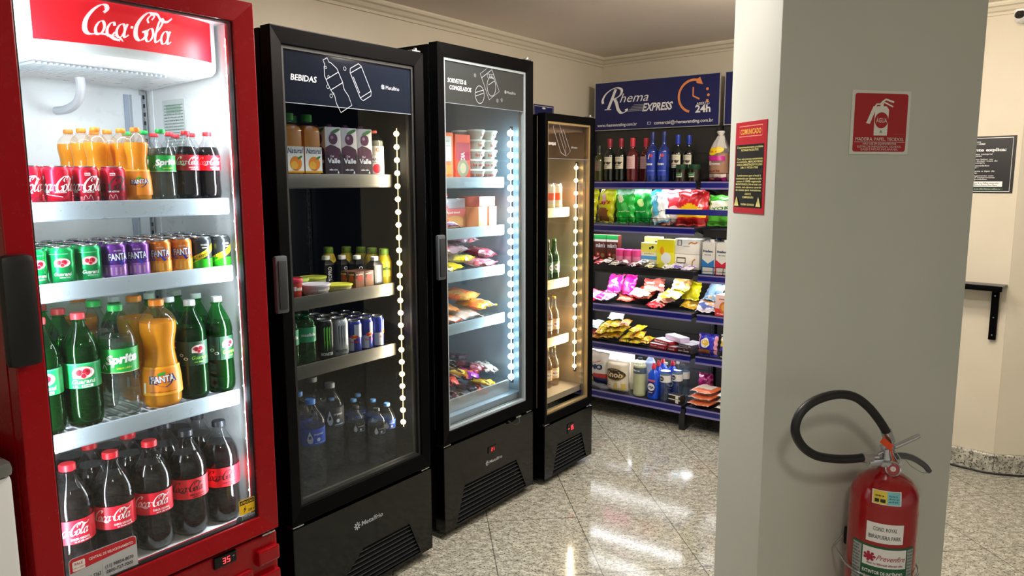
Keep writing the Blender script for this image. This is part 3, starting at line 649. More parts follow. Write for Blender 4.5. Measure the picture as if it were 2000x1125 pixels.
def bottle(M, name, label, group, H, R_, shape, shell, liquid, fill, capc, lab=None, decor=None, n=26, cap='.066'):
    """root > shell, liquid, cap, label"""
    root = empty(name, label, 'bottle', M, group); pt = petal(H) if shape in ('cola', 'sprite') else None
    b = MB(); p = [(R_ * .3, .004 * H)] + smooth_prof(shape, 0, .935, 30, R_, H)[1:] if pt else smooth_prof(shape, 0, .935, 30, R_, H)
    b.lathe(p, shell, n, pt, caps=False); b.lathe([(R_ * .42, H * .928), (R_ * .42, H * .936), (R_ * .30, H * .938), (R_ * .30, H * .97)], shell, 16, caps=False); b.obj('shell', root, ang=60)
    b = MB(); q = smooth_prof(shape, .012, fill, 20, R_, H, .955); b.lathe([(.0005, q[0][1])] + q + [(.0005, H * fill)], liquid, n, pt); b.obj('liquid', root, ang=60)
    b = MB(); rc = R_ * .37; z0 = H * .945; z1 = H
    b.lathe([(rc * .9, z0), (rc, z0 + .001), (rc, z1 - .003), (rc * .92, z1), (.0005, z1)], mat(capc, .4), 40, lambda z, a: 1 + .02 * cos(20 * a)); b.obj('cap', root, ang=50)
    if lab:
        t0, t1, base = lab; r = R_ * max(prof_at(shape, t0), prof_at(shape, t1), prof_at(shape, (t0 + t1) / 2)) + .0006
        b = MB(); rr = [(R_ * prof_at(shape, t0 + (t1 - t0) * k / 6) + .0012, H * (t0 + (t1 - t0) * k / 6)) for k in range(7)]
        if shape != 'fanta': rr = [(r, H * t0), (r, H * t1)]
        b.lathe(rr, mat(base, .42), 40, caps=False)
        if decor:
            if shape == 'fanta':
                def S(x, y, e):
                    rad = R_ * prof_at('fanta', (t0 + (t1 - t0) * 0) + y / H) + .0012
                    return ((rad + e) * sin(x / R_), -(rad + e) * cos(x / R_), H * t0 + y)
            else: S = srf_cyl(r, H * t0)
            decor(b, S, H * (t1 - t0), r)
        b.obj('label', root, ang=60)
    return root
def can(M, name, label, group, H, R_, decor, base, lid=True, metal=.55):
    root = empty(name, label, 'can', M, group); m = mat(base, .28, metal=metal)
    b = MB(); b.lathe([(R_ * .72, .001), (R_ * .80, 0), (R_ * .86, .003), (R_, H * .07), (R_, H * .88), (R_ * .97, H * .91), (R_ * .86, H * .965)], m, 32, caps=False); b.lathe([(.0005, .006), (R_ * .72, .001)], SILVER, 24, caps=False)
    decor(b, srf_cyl(R_, 0), H, R_); b.obj('can_body', root, ang=50)
    b = MB(); b.lathe([(R_ * .85, H * .962), (R_ * .88, H * .975), (R_ * .88, H * .995), (R_ * .84, H), (R_ * .80, H * .985), (R_ * .80, H * .972), (.0005, H * .972)], SILVER, 28)
    b.ell(lambda x, y, e: (x, y, H * .985 + e), 0, -R_ * .15, R_ * .18, R_ * .30, SILVER, .0002); b.obj('can_lid', root, ang=40); return root
# --- printed designs. S(x, y, lift): x around the pack, y up from the label's foot; h = its height, r = radius
W_, K_ = WHITE, mat('101010', .5)
def d_cola(ink='ffffff', sub='SABOR ORIGINAL', extra=False):
    def f(b, S, h, r):
        script_cola(b, S, .10 * r, h * .60, h * .52, mat(ink, .5)); b.text(S, sub, .5 * r, h * .15, h * .13, mat(ink, .5), bold=.02, width=r * .9)
        b.scribble(S, .2 * r, 1.0 * r, h * .05, h * .06, mat(ink, .5), 2)
    return f
def guar(b, S, cx, cy, s, tone='b3122c', plate=True):
    if plate:
        b.ell(S, cx, cy, s, s * .62, mat('c23a50', .5)); b.ell(S, cx, cy, s * .95, s * .56, mat('fbf4f0', .5))
        b.rect(S, cx - s * .95, cy - s * .5, cx + s * .3, cy - s * .1, mat('fbf4f0', .5), nx=4)
    for dx, dy, q in ((-.36, .02, .30), (.22, .06, .34), (-.02, -.30, .22)):
        b.ell(S, cx + dx * s, cy + dy * s, s * q * 1.12, s * q * 1.12, mat('f4b0b0', .5)); b.ell(S, cx + dx * s, cy + dy * s, s * q, s * q, mat(tone, .4)); b.ell(S, cx + dx * s + s * q * .2, cy + dy * s + s * q * .2, s * q * .35, s * q * .35, mat('7a0a1c', .4))
def d_guar_bottle(b, S, h, r):
    guar(b, S, .25 * r, h * .62, r * .62); b.text(S, 'Guaraná', .20 * r, h * .20, h * .24, W_, shear=.3, bold=.012, width=r * 1.25); b.text(S, '1,5L', -.2 * r, h * .05, h * .13, W_, bold=.02); b.rect(S, .1 * r, h * .04, .7 * r, h * .15, mat('e8f4ea', .5), nx=4); b.scribble(S, .14 * r, .66 * r, h * .07, h * .06, mat('108040', .5), 1)
    b.rect(S, -r * 1.2, h * .96, r * 1.2, h * .985, mat('66c890', .5), nx=16)
def d_guar_zero(b, S, h, r):
    b.rect(S, -.2 * r, 0, r * 1.4, h, mat('1d4a30', .45), nx=14); guar(b, S, .45 * r, h * .68, r * .52); b.text(S, 'Guaraná', .45 * r, h * .26, h * .22, mat('8ee040', .5), shear=.3, bold=.012, width=r * 1.1); b.scribble(S, .1 * r, .9 * r, h * .12, h * .07, mat('8ee040', .5), 4)
    for k, (x, y) in enumerate(((-.75, .45), (-.45, .30))): b.ell(S, x * r, y * h, .15 * r, .11 * r, mat('e8f0e0', .5)); b.ell(S, x * r, y * h, .09 * r, .06 * r, mat('1d4a30', .5))
def d_guar_can(b, S, h, r):
    guar(b, S, .35 * r, h * .58, r * .62); b.text(S, 'Guaraná', .3 * r, h * .24, h * .13, W_, shear=.3, bold=.01, width=r * 1.25); b.text(S, 'ANTARCTICA', .45 * r, h * .175, h * .05, W_, width=r * .75); b.rect(S, -.6 * r, h * .80, .8 * r, h * .815, mat('70d09a', .4), nx=12)
def fanta_logo(b, S, cx, cy, s, lower=True):
    b.ell(S, cx - s * .05, cy + s * .16, s * .62, s * .46, mat('f08010', .4)); b.ell(S, cx - s * .1, cy + s * .42, s * .34, s * .13, mat('3aa024', .4), rot=.25)
    if lower: b.poly(S, [(cx - s * .85, cy - s * .20), (cx - s * .5, cy - s * .38), (cx - s * .1, cy - s * .55), (cx + s * .2, cy - s * .60), (cx + s * .55, cy - s * .40), (cx + s * .75, cy - s * .1), (cx, cy)], mat('14206e', .4))
    b.text(S, 'FANTA', cx + .01 * s, cy - s * .22, s * .74, mat('14206e', .4), bold=.065, width=s * 2.0, rot=.06); b.text(S, 'FANTA', cx, cy - s * .19, s * .66, W_, bold=.03, width=s * 1.72, rot=.06)
def d_fanta_bottle(b, S, h, r):
    b.rect(S, -r * .95, 0, r * 1.6, h, mat('f7a813', .42), nx=16); fanta_logo(b, S, .15 * r, h * .56, r * .68); b.scribble(S, -.5 * r, .8 * r, h * .10, h * .05, mat('b05808', .5), 4)
    b.rect(S, -r * .86, h * .08, -r * .72, h * .45, mat('e0dcc8', .5)); 
def d_fanta_small(b, S, h, r): fanta_logo(b, S, .10 * r, h * .52, r * .72); b.rect(S, -1.4 * r, h * .93, 1.4 * r, h, mat('ffb838', .4), nx=16)
def d_fanta_can(top, mid, low):
    def f(b, S, h, r):
        b.rect(S, -1.6 * r, h * .08, 1.6 * r, h * .40, mat(low, .3, metal=.35), nx=20); 
        for k in range(5): b.rect(S, (-.9 + k * .38) * r, h * .12, (-.74 + k * .38) * r, h * .33, mat(mid, .3, metal=.3))
        b.poly(S, [(-.75 * r, h * .48), (-.4 * r, h * .40), (.1 * r, h * .36), (.5 * r, h * .38), (1.0 * r, h * .50), (.2 * r, h * .58)], mat('1a2a9a', .4))
        b.text(S, 'FANTA', .22 * r, h * .505, h * .30, mat('1a2a9a', .4), bold=.05, width=r * 1.75, rot=.05); b.text(S, 'FANTA', .2 * r, h * .53, h * .26, W_, bold=.02, width=r * 1.55, rot=.05); b.text(S, 'ZERO AÇÚCAR', .15 * r, h * .77, h * .05, W_, width=.6 * r)
    return f
def d_mixer(b, S, h, r):
    b.rect(S, -1.6 * r, h * .07, 1.6 * r, h * .34, mat('2fbf1c', .3, metal=.3), nx=20); 
    b.ribbon(S, [(-1.5 * r, h * .20), (-.5 * r, h * .36), (.4 * r, h * .50), (1.5 * r, h * .74)], h * .17, mat('f2e21a', .35), n=10)
    b.text(S, 'Schweppes', .05 * r, h * .40, h * .15, K_, shear=.2, width=r * 1.6, rot=.42); b.text(S, 'ZERO AÇÚCAR', .35 * r, h * .74, h * .07, W_, bold=.02, width=.7 * r); b.scribble(S, .1 * r, .7 * r, h * .66, h * .05, W_, 3)
def d_cola_can(ink, art):
    def f(b, S, h, r):
        script_cola(b, S, .15 * r, h * .52, h * .40, mat(ink, .45)); b.text(S, 'SEM AÇÚCAR' if art else 'SABOR ORIGINAL', .4 * r, h * .30, h * .06, mat('ffffff', .5), width=.9 * r, bold=.01)
        if art:
            b.rect(S, .2 * r, h * .75, .62 * r, h * .82, W_); b.text(S, 'MARVEL', .41 * r, h * .762, h * .06, mat('c01028', .4), bold=.03, width=.38 * r)
            b.rect(S, -1.3 * r, h * .08, 1.3 * r, h * .2, mat('8c0c28', .3, metal=.3), nx=14); b.ribbon(S, [(.0, h * .10), (.15 * r, h * .24), (.35 * r, h * .14), (.55 * r, h * .25), (.7 * r, h * .10)], .03 * r, mat('f0b8c0', .4)); b.ell(S, -.6 * r, h * .14, .3 * r, h * .06, mat('501038', .4))
        else: b.ribbon(S, [(-.8 * r, h * .28), (-.2 * r, h * .24), (.5 * r, h * .20)], .04 * r, mat('ffffff', .4))
    return f
def d_sprite(b, S, h, r):
    b.text(S, 'Sprite', .30 * r, h * .42, h * .50, W_, bold=.05, shear=.25, width=r * 1.75, rot=.08); b.text(S, 'SABOR LIMÃO', .4 * r, h * .16, h * .10, mat('e8f04a', .4), bold=.01, width=r * .8, rot=.05); b.rect(S, -1.5 * r, 0, 1.5 * r, h * .03, mat('bfe8a0', .4), nx=14)
    b.ribbon(S, [(-.75 * r, h * .2), (-.65 * r, h * .36), (-.5 * r, h * .15)], .05 * r, W_)
def d_crystal(base):
    def f(b, S, h, r):
        b.poly(S, [(-.25 * r, h * .88), (-.42 * r, h * .5), (-.45 * r, h * .34), (-.36 * r, h * .16), (-.22 * r, h * .1), (-.08 * r, h * .16), (.0, h * .34), (-.06 * r, h * .52)], mat('d8dce0', .4)); b.ell(S, .38 * r, h * .32, .14 * r, .14 * r, mat('c8d4e8', .4)); b.text(S, 'crystal', .42 * r, h * .62, h * .16, W_, bold=.01, width=.75 * r)
        b.rect(S, .1 * r, h * .1, .9 * r, h * .14, mat('a0b8e0', .4), nx=4)
    return f
def cap_label(a, c): return (a + ' ' + c).strip()
PROTO = {}
def put(kind, builder, M, label, group=None):
    """first of a kind is built, every other is a copy of it with its parts"""
    if kind in PROTO:
        return copy_tree(PROTO[kind], M, label, group)
    o = builder(M, label, group); PROTO[kind] = o; return o
B = {}
B['cola_2l'] = lambda M, l, g: bottle(M, 'cola_bottle', l, g, .30, .0512, 'cola', PET, LIQ_C, .80, 'e81c2c', (.36, .56, 'ea1430'), d_cola())
B['cola_zero_2l'] = lambda M, l, g: bottle(M, 'sugar_free_cola_bottle', l, g, .30, .0512, 'cola', PET, LIQ_C, .79, '22242c', (.38, .57, 'ee2030'), d_cola('12080a', 'SEM AÇÚCAR'))
B['guar'] = lambda M, l, g: bottle(M, 'guarana_bottle', l, g, .285, .0430, 'sprite', PETG, LIQ_G, .72, 'f0444c', (.36, .58, '12a95a'), d_guar_bottle)
B['guar_zero'] = lambda M, l, g: bottle(M, 'guarana_zero_bottle', l, g, .279, .0408, 'sprite', PETG, LIQ_G, .74, 'e6ecef', (.36, .60, '173c28'), d_guar_zero)
B['sprite_2l'] = lambda M, l, g: bottle(M, 'lemon_soda_bottle', l, g, .293, .0475, 'sprite', PET, LIQ_S, .72, '1fb24a', (.42, .63, '14a03c'), d_sprite)
B['fanta_2l'] = lambda M, l, g: bottle(M, 'orange_soda_bottle', l, g, .292, .0515, 'fanta', PETF, LIQ_O, .80, 'f58a1a', (.14, .40, 'ee8a0c'), d_fanta_bottle)
B['fanta_s'] = lambda M, l, g: bottle(M, 'small_orange_soda_bottle', l, g, .190, .0310, 'fanta', PETF, LIQ_O, .80, 'f28a22', (.10, .44, 'f08a10'), d_fanta_small)
B['sprite_s'] = lambda M, l, g: bottle(M, 'small_lemon_soda_bottle', l, g, .189, .0330, 'sprite', PET, LIQ_S, .74, '18a848', (.42, .64, '14a03c'), d_sprite)
B['cola_s'] = lambda M, l, g: bottle(M, 'small_cola_bottle', l, g, .188, .0312, 'cola', PET, LIQ_C, .78, 'e8323c', (.44, .66, 'd0142a'), d_cola())
B['c_cola'] = lambda M, l, g: can(M, 'cola_can', l, g, .091, .0288, d_cola_can('ffffff', False), 'd81434')
B['c_cola_art'] = lambda M, l, g: can(M, 'printed_cola_can', l, g, .091, .0288, d_cola_can('ffffff', True), 'cc1232')
B['c_cola_zero'] = lambda M, l, g: can(M, 'sugar_free_cola_can', l, g, .091, .0288, d_cola_can('2a0810', True), 'bb1030')
B['c_guar'] = lambda M, l, g: can(M, 'guarana_can', l, g, .091, .0288, d_guar_can, '08a858')
B['c_grape'] = lambda M, l, g: can(M, 'grape_soda_can', l, g, .091, .0288, d_fanta_can('6a3090', 'c8a0d0', '9a62b8'), '6c3494')
B['c_orange'] = lambda M, l, g: can(M, 'orange_soda_can', l, g, .091, .0288, d_fanta_can('e87020', 'f8b860', 'f09a20'), 'e07a28')
B['c_mixer'] = lambda M, l, g: can(M, 'mixer_can', l, g, .091, .0288, d_mixer, '3a3e42')
ORD = ['at the front', 'second from the front', 'third from the front', 'fourth from the front']
def column(fr, u, z, kind, n, dsc, where, group, d0, step, spin=0, du=0.0, jit=.0005):
    for k in range(n):
        lab = f'{dsc}, {ORD[k]} {where}'
        d = d0 + step * k
        put(kind, B[kind], FM(fr, u + du * k + (random.uniform(-jit, jit) if k else 0), d, z, (0, 0, spin + (random.uniform(-25, 25) if k else 0))), lab, group)
# --- red cooler, top shelf
z = 1.4445; G = 'small bottles on the top shelf of the red cooler'; GC = 'red cans on the top shelf'
SP = -28   # packs turned towards the customer
for u, kd, sp, ds in ((.100, 'c_cola_art', -20, 'red cola can half hidden by the left frame'), (.166, 'c_cola', -5, 'red cola can without a picture, second from the left'), (.232, 'c_cola_art', -12, 'red cola can with white script, third from the left'), (.297, 'c_cola_zero', -22, 'dark script sugar-free cola can beside the orange bottles')):
    put(kd, B[kd], FM('red', u, .115, z, (0, 0, SP + sp)), ds + ', top shelf front', GC)
for u, n in ((.100, 2), (.166, 2), (.232, 2)):
    for k in range(n): put('c_cola', B['c_cola'], FM('red', u + .003, .182 + .066 * k, z, (0, 0, SP + 30 * k)), f'red cola can {ORD[k + 1]}, {["leftmost", "second", "third"][int((u - .1) / .06)]} can column, top shelf', GC)
column('red', .364, z, 'fanta_s', 4, 'small orange soda bottle', 'of the orange row, top shelf', G, .118, .072, SP)
column('red', .298, z, 'fanta_s', 3, 'small orange soda bottle behind the dark red can', '(left orange column)', G, .190, .072, SP)
column('red', .431, z, 'sprite_s', 3, 'small lemon soda bottle with green label', 'of the green-cap column', G, .118, .085, SP)
column('red', .502, z, 'cola_s', 3, 'small cola bottle', 'of the column beside the green label, top shelf', G, .118, .080, SP)
column('red', .566, z, 'cola_s', 3, 'small cola bottle', 'of the rightmost column, top shelf', G, .118, .080, SP)
# --- second shelf: cans
z = 1.2555; GC = 'cans on the second shelf of the red cooler'
for i, (u, kd, sp, ds) in enumerate(((.096, 'c_guar', 10, 'green guarana can cut by the left frame'), (.159, 'c_guar', -12, 'left of the two whole green guarana cans'), (.221, 'c_guar', -8, 'green guarana can beside the purple ones'), (.284, 'c_grape', 10, 'purple grape soda can beside the green ones'), (.3435, 'c_grape', -10, 'purple grape soda can beside the orange ones'),
        (.403, 'c_orange', -6, 'orange soda can beside the purple ones'), (.4625, 'c_orange', -2, 'orange soda can beside the black ones'), (.522, 'c_mixer', -2, 'black and yellow mixer can beside the orange ones'), (.5815, 'c_mixer', 10, 'rightmost black and yellow mixer can'))):
    put(kd, B[kd], FM('red', u, .112, z, (0, 0, SP + sp)), ds + ', second shelf front', GC)
    for k in range(3): put(kd, B[kd], FM('red', u + random.uniform(-.001, .001), .176 + .064 * k, z, (0, 0, random.uniform(-60, 60))), f'{["green guarana", "purple grape", "orange soda", "mixer"][["c_guar", "c_grape", "c_orange", "c_mixer"].index(kd)]} can {ORD[k + 1]} in {["the leftmost", "the second", "the third", "the fourth", "the middle", "the sixth", "the seventh", "the eighth", "the rightmost"][i]} column, second shelf', GC)
# --- third shelf: large bottles
z = .8935; G = 'large bottles on the third shelf of the red cooler'
column('red', .101, z, 'guar', 3, 'green guarana bottle with red cap', 'of the leftmost column, third shelf', G, .127, .105, SP - 6, 0)
column('red', .191, z, 'guar', 3, 'green guarana bottle with red cap', 'of the second column, third shelf', G, .127, .105, SP - 6, 0)
column('red', .283, z, 'sprite_2l', 2, 'clear lemon soda bottle with green label', 'of its column, third shelf', G, .127, .112, SP - 6, 0)
put('fanta_2l', B['fanta_2l'], FM('red', .30, .365, z, (0, 0, 0)), 'orange soda bottle behind the clear lemon soda bottles, third shelf', G)
column('red', .391, z, 'fanta_2l', 2, 'large orange soda bottle', 'of its column, third shelf', G, .125, .115, SP - 4, 0)
put('guar_zero', B['guar_zero'], FM('red', .395, .36, z, (0, 0, 0)), 'green bottle with white cap behind the orange soda bottles, third shelf', G)
column('red', .484, z, 'guar_zero', 3, 'white-capped green bottle', 'in the column beside the orange bottles', G, .122, .105, SP - 2, .0)
column('red', .567, z, 'guar_zero', 3, 'white-capped green bottle', 'in the rightmost column, third shelf', G, .122, .105, SP + 12, .0)
# --- floor: cola
z = .506; G = 'large cola bottles on the cooler floor'
for i, (u, kd, ds) in enumerate(((.138, 'cola_2l', 'leftmost'), (.243, 'cola_2l', 'second from left'), (.347, 'cola_2l', 'middle'), (.452, 'cola_zero_2l', 'fourth from left'), (.556, 'cola_zero_2l', 'rightmost'))):
    column('red', u, z, kd, 3, ('black' if 'zero' in kd else 'red') + '-capped large cola bottle', f'in the {ds} floor column', G, .130, .112, SP - 4, .0)

# ================================================================ black drinks cooler
def box_pack(M, name, label, cat, group, w, d, h, base, decor=None, side=None, metal=0, b_=.0015):
    b = MB(); b.bbox(-w / 2, w / 2, 0, d, 0, h, mat(base, .45, metal=metal), b_); S = lambda x, y, e: (x, -e, y)
    if decor: decor(b, S, w, h)
    if side:
        side(b, lambda x, y, e: (-w / 2 - e, d / 2 - x, y), d, h)
    o = b.obj(name, M=M); tag(o, label, cat, group); return lay(o)
def d_juice(b, S, h, r): pass
def juice_bottle(M, l, g):
    root = empty('juice_bottle', l, 'bottle', M, g); w = .034; h = .207; b = MB()
    def sq(z, a): return 1 / max(abs(sin(a)), abs(cos(a))) ** .75
    b.lathe([(.001, 0), (w * .95, 0), (w, .006), (w, .150), (w * .9, .165), (w * .5, .178), (.016, .182)], PET, 32, sq); b.obj('shell', root, ang=60)
    b = MB(); b.lathe([(.001, .002), (w * .93, .002), (w * .95, .008), (w * .95, .148), (w * .84, .162), (w * .5, .170), (.001, .171)], mat('f2a02a', .35, trans=.3), 32, sq); b.obj('juice', root, ang=60)
    b = MB(); b.lathe([(.0165, .182), (.018, .184), (.018, .205), (.016, .207), (.001, .207)], mat('3f9a2a', .4), 24, lambda z, a: 1 + .02 * cos(16 * a)); b.obj('cap', root)
    b = MB(); S = lambda x, y, e: (x, -w * 1.01 - e, y); b.rect(S, -w * .98, .012, w * .98, .098, mat('fbf7e8', .5)); b.text(S, 'Natural', 0, .076, .024, mat('20366a', .5), shear=.2, bold=.02, width=.056)
    b.ell(S, .002, .042, .023, .024, mat('f08a10', .4)); b.ell(S, -.004, .036, .013, .014, mat('f8b83a', .4)); b.ell(S, .018, .062, .010, .004, mat('3a8a2a', .4), rot=.5); b.text(S, 'One', 0, .016, .012, mat('20366a', .5)); b.rect(S, -w * .98, .012, w * .98, .018, mat('f0b020', .5)); b.obj('label', root, smooth=False)
    return root
B['juice'] = juice_bottle
z = 1.5135; G = 'drinks on the top shelf of the black drinks cooler'
for k, (u, d, t) in enumerate(((.105, .165, 'cut by the frame'), (.180, .165, 'first one in full view'), (.257, .165, 'beside the purple grape cartons'), (.180, .245, 'behind the left juice bottle'), (.257, .245, 'behind the juice bottle next to the cartons'))):
    put('juice', B['juice'], FM('drinks', u, d, z, (0, 0, -6)), 'square orange juice bottle with green cap, ' + t, G)
def grape_carton(M, l, g):
    root = empty('grape_juice_carton', l, 'carton', M, g); w, d, h = .066, .066, .170
    b = MB(); b.bbox(-w / 2, w / 2, 0, d, 0, h, mat('e4dcd8', .35), .002); S = lambda x, y, e: (x, -e, y)
    for SS, o in ((S, 0), (lambda x, y, e: (-w / 2 - e, d / 2 - x, y), 1)):
        b.rect(SS, -w / 2, 0, w / 2, h * .45, mat('2a1420', .4)); b.poly(SS, [(-w / 2, h * .44), (w / 2, h * .44), (w * .42, h * .56), (w * .1, h * .62), (-w * .2, h * .64), (-w / 2, h * .58)], mat('4a1c34', .4))
        for x, y in ((-.3, .5), (0, .46), (.3, .5), (-.15, .4), (.2, .38)): b.ell(SS, x * w, y * h, w * .16, w * .16, mat('562040', .35))
        b.ell(SS, 0, h * .76, w * .27, w * .30, mat('5e2a4a', .3)); b.ell(SS, -w * .08, h * .79, w * .09, w * .09, mat('b088a8', .3)); b.ell(SS, w * .15, h * .92, w * .32, w * .09, mat('3e7a3a', .4), rot=.4)
        b.text(SS, 'Valle', 0, h * .27, h * .14, W_, bold=.03, width=w * .8); b.text(SS, 'Del', -w * .1, h * .39, h * .06, W_, bold=.01); b.scribble(SS, -w * .3, w * .3, h * .12, h * .03, W_, o); b.poly(SS, [(w * .2, h * .06), (w * .32, h * .06), (w * .26, h * .12)], W_)
    b.obj('carton', root); b = MB(); b.lathe([(.011, h), (.011, h + .010), (.009, h + .012), (.001, h + .012)], mat('6a2a50', .4), 20, cx=.01, cy=d * .6); b.obj('cap', root); return root
B['grape'] = grape_carton
for k, u in enumerate((.345, .419, .493)):
    for j in range(3): put('grape', B['grape'], FM('drinks', u, .135 + .075 * j, z, (0, 0, -6)), f'purple grape juice carton, {["left", "middle", "right"][k]} column, {ORD[j]}', G)
def iso_bottle(M, l, g):
    def dec(b, S, h, r):
        b.text(S, 'G', 0, h * .80, h * .2, mat('e05a40', .4), bold=.04); b.rect(S, -.9 * r, h * .02, .6 * r, h * .66, mat('f4f0e8', .5), nx=8); b.text(S, 'MAÇÃ', -.15 * r, h * .48, h * .14, mat('404040', .5), bold=.02, width=r * .9); b.ell(S, -.1 * r, h * .2, .42 * r, h * .17, mat('e02838', .4)); b.scribble(S, -.6 * r, .4 * r, h * .40, h * .04, mat('808080', .5), 2)
    return bottle(M, 'sports_drink_bottle', l, g, .170, .038, 'water', PET, clear('pale_drink', (.86, .85, .70), .8, .04, .25, (.7, .68, .5)), .78, 'e0604a', (.05, .66, 'cfcaba'), dec)
B['iso'] = iso_bottle
for j in range(2): put('iso', B['iso'], FM('drinks', .575, .176 + .09 * j, z, (0, 0, -20)), f'clear sports drink bottle with red cap, {ORD[j]}', G)
# second shelf
z = 1.1015; G2 = 'tubs and drinks on the second shelf of the black drinks cooler'
def tub(M, name, l, g, r, h, base, lid, rim=None):
    root = empty(name, l, 'tub', M, g); b = MB(); b.lathe([(r * .80, 0), (r * .84, .002), (r * .97, h * .82), (r * .97, h * .86)], mat(base, .4), 30); b.scribble(srf_cyl(r * .93), -r, r, h * .4, h * .2, mat('fff4e0', .5), 3) ; b.obj('tub_body', root)
    b = MB(); b.lathe([(r, h * .80), (r * 1.02, h * .82), (r * 1.02, h * .97), (r * .98, h), (r * .92, h), (r * .9, h * .95), (.0005, h * .95)], mat(lid, .4), 34); b.obj('tub_lid', root); return root
tub(FM('drinks', .170, .165, z), 'dessert_tub', 'small red tub with red lid, left end of the second shelf', G2, .034, .068, 'd8402a', 'e02848')
for (u, d, h0, nm, l, r, h, bc, lc) in ((.276, .175, 0, 'margarine_tub', 'pale pink-white flat tub beside the red tub', .051, .037, 'e8d8d8', 'e8e0e4'), (.381, .175, 0, 'margarine_tub', 'yellow-lidded flat tub beside the white tub', .050, .024, 'e8e070', 'e6e24a'),
        (.284, .30, 0, 'margarine_tub', 'green-lidded flat tub behind the white tub', .050, .045, 'c8d890', 'b8d060'), (.388, .325, 0, 'margarine_tub', 'green-yellow tub behind the yellow tub', .050, .040, 'd0d880', 'd0d850')):
    tub(FM('drinks', u, d, z + h0), nm, l, G2, r, h, bc, lc)
def choco(M, l, g):
    def dc(b, S, w, h): b.rect(S, -w * .45, h * .05, w * .45, h * .6, mat('8a5a3a', .4)); b.ell(S, 0, h * .62, w * .3, h * .2, mat('b83a2a', .4)); b.scribble(S, -w * .4, w * .4, h * .8, h * .08, mat('f0e0c8', .5), 1)
    return box_pack(M, 'chocolate_drink_carton', l, 'carton', g, .046, .036, .062, '5a3426', dc, dc)
B['choco'] = choco
for i in range(2):
    for j in range(2): put('choco', B['choco'], FM('drinks', .4625 + i * .0480, .150 + .042 * j, z), f'small brown chocolate drink carton, {["beside the yellow tub", "beside the black carton"][i]}, {ORD[j]}', G2)
def yo(M, l, g):
    root = empty('protein_drink_bottle', l, 'bottle', M, g); b = MB(); b.bbox(-.024, .024, -.022, .022, 0, .080, mat('141414', .3), .004); b.add([(-.024, -.022, .078), (.024, -.022, .078), (.024, .022, .078), (-.024, .022, .078), (-.011, -.011, .094), (.011, -.011, .094), (.011, .011, .094), (-.011, .011, .094)], [(0, 1, 5, 4), (1, 2, 6, 5), (2, 3, 7, 6), (3, 0, 4, 7), (4, 5, 6, 7)], mat('141414', .3))
    S = lambda x, y, e: (-y + .0, -.0222 - e, x)
    b.text(lambda x, y, e: (-y, -.0222 - e, x), 'YOPRO', .040, -.008, .024, W_, bold=.02, width=.056); b.obj('carton', root, smooth=False)
    b = MB(); b.lathe([(.012, .094), (.015, .095), (.015, .108), (.013, .110), (.001, .110)], W_, 22, lambda z, a: 1 + .02 * cos(14 * a)); b.obj('cap', root); return root
B['yo'] = yo
for i, (u, d) in enumerate(((.5592, .172), (.553, .262), (.521, .312), (.47, .345))): put('yo', B['yo'], FM('drinks', u, d, z, (0, 0, -2)), f'black drink carton with white cap, {ORD[i]}', G2)
def gj(M, l, g):
    root = empty('green_cap_juice_bottle', l, 'bottle', M, g); b = MB(); b.lathe([(.001, 0), (.026, 0), (.028, .006), (.026, .05), (.028, .09), (.022, .108), (.016, .114)], mat('d0b828', .3, trans=.3), 26); b.obj('bottle_body', root)
    b = MB(); b.lathe([(.018, .112), (.019, .114), (.019, .135), (.016, .137), (.001, .137)], mat('6a8a2a', .4), 22); b.obj('cap', root); b = MB(); b.lathe([(.0285, .03), (.0275, .05), (.0288, .088)], mat('e8c840', .4), 26, caps=False); b.scribble(srf_cyl(.029), -.02, .02, .055, .012, mat('3a6a20', .5), 5); b.obj('label', root); return root
B['gj'] = gj
for i, (u, d) in enumerate(((.6118, .172), (.610, .236), (.610, .300), (.590, .362), (.530, .40))): put('gj', B['gj'], FM('drinks', u, d, z, (0, 0, -15)), f'yellow juice bottle with green cap, {["at the shelf front", "second back", "third back", "fourth back", "deepest"][i]} beside the light strip', G2)
# hanging red price card on a rod
pc = empty('price_card', 'red price card on a thin rod standing on the second shelf', 'sign', FM('drinks', .22, .30, z)); b = MB(); b.tube([(0, .004, .004), (0, .004, .19)], .0018, SILVER, 8); b.lathe([(.02, 0), (.02, .004)], SILVER, 20); b.obj('rod', pc)
b = MB(); b.box(-.075, .045, 0, .002, .175, .305, mat('a8564e', .5)); S = flatS(0); b.rect(S, -.075, .280, .045, .305, mat('c03028', .5)); b.text(S, 'aro', -.055, .262, .03, mat('e8d8d0', .5), align='l'); b.poly(S, [(-.07, .284), (-.05, .284), (-.052, .302), (-.060, .29), (-.066, .303)], mat('f0b030', .5))
for k in range(4): b.scribble(S, -.068, .038, .20 + k * .013, .006, mat('e0c0b8', .5), k)
b.rect(S, .012, .18, .04, .196, mat('d8c8b8', .5)); b.obj('card', pc, smooth=False)
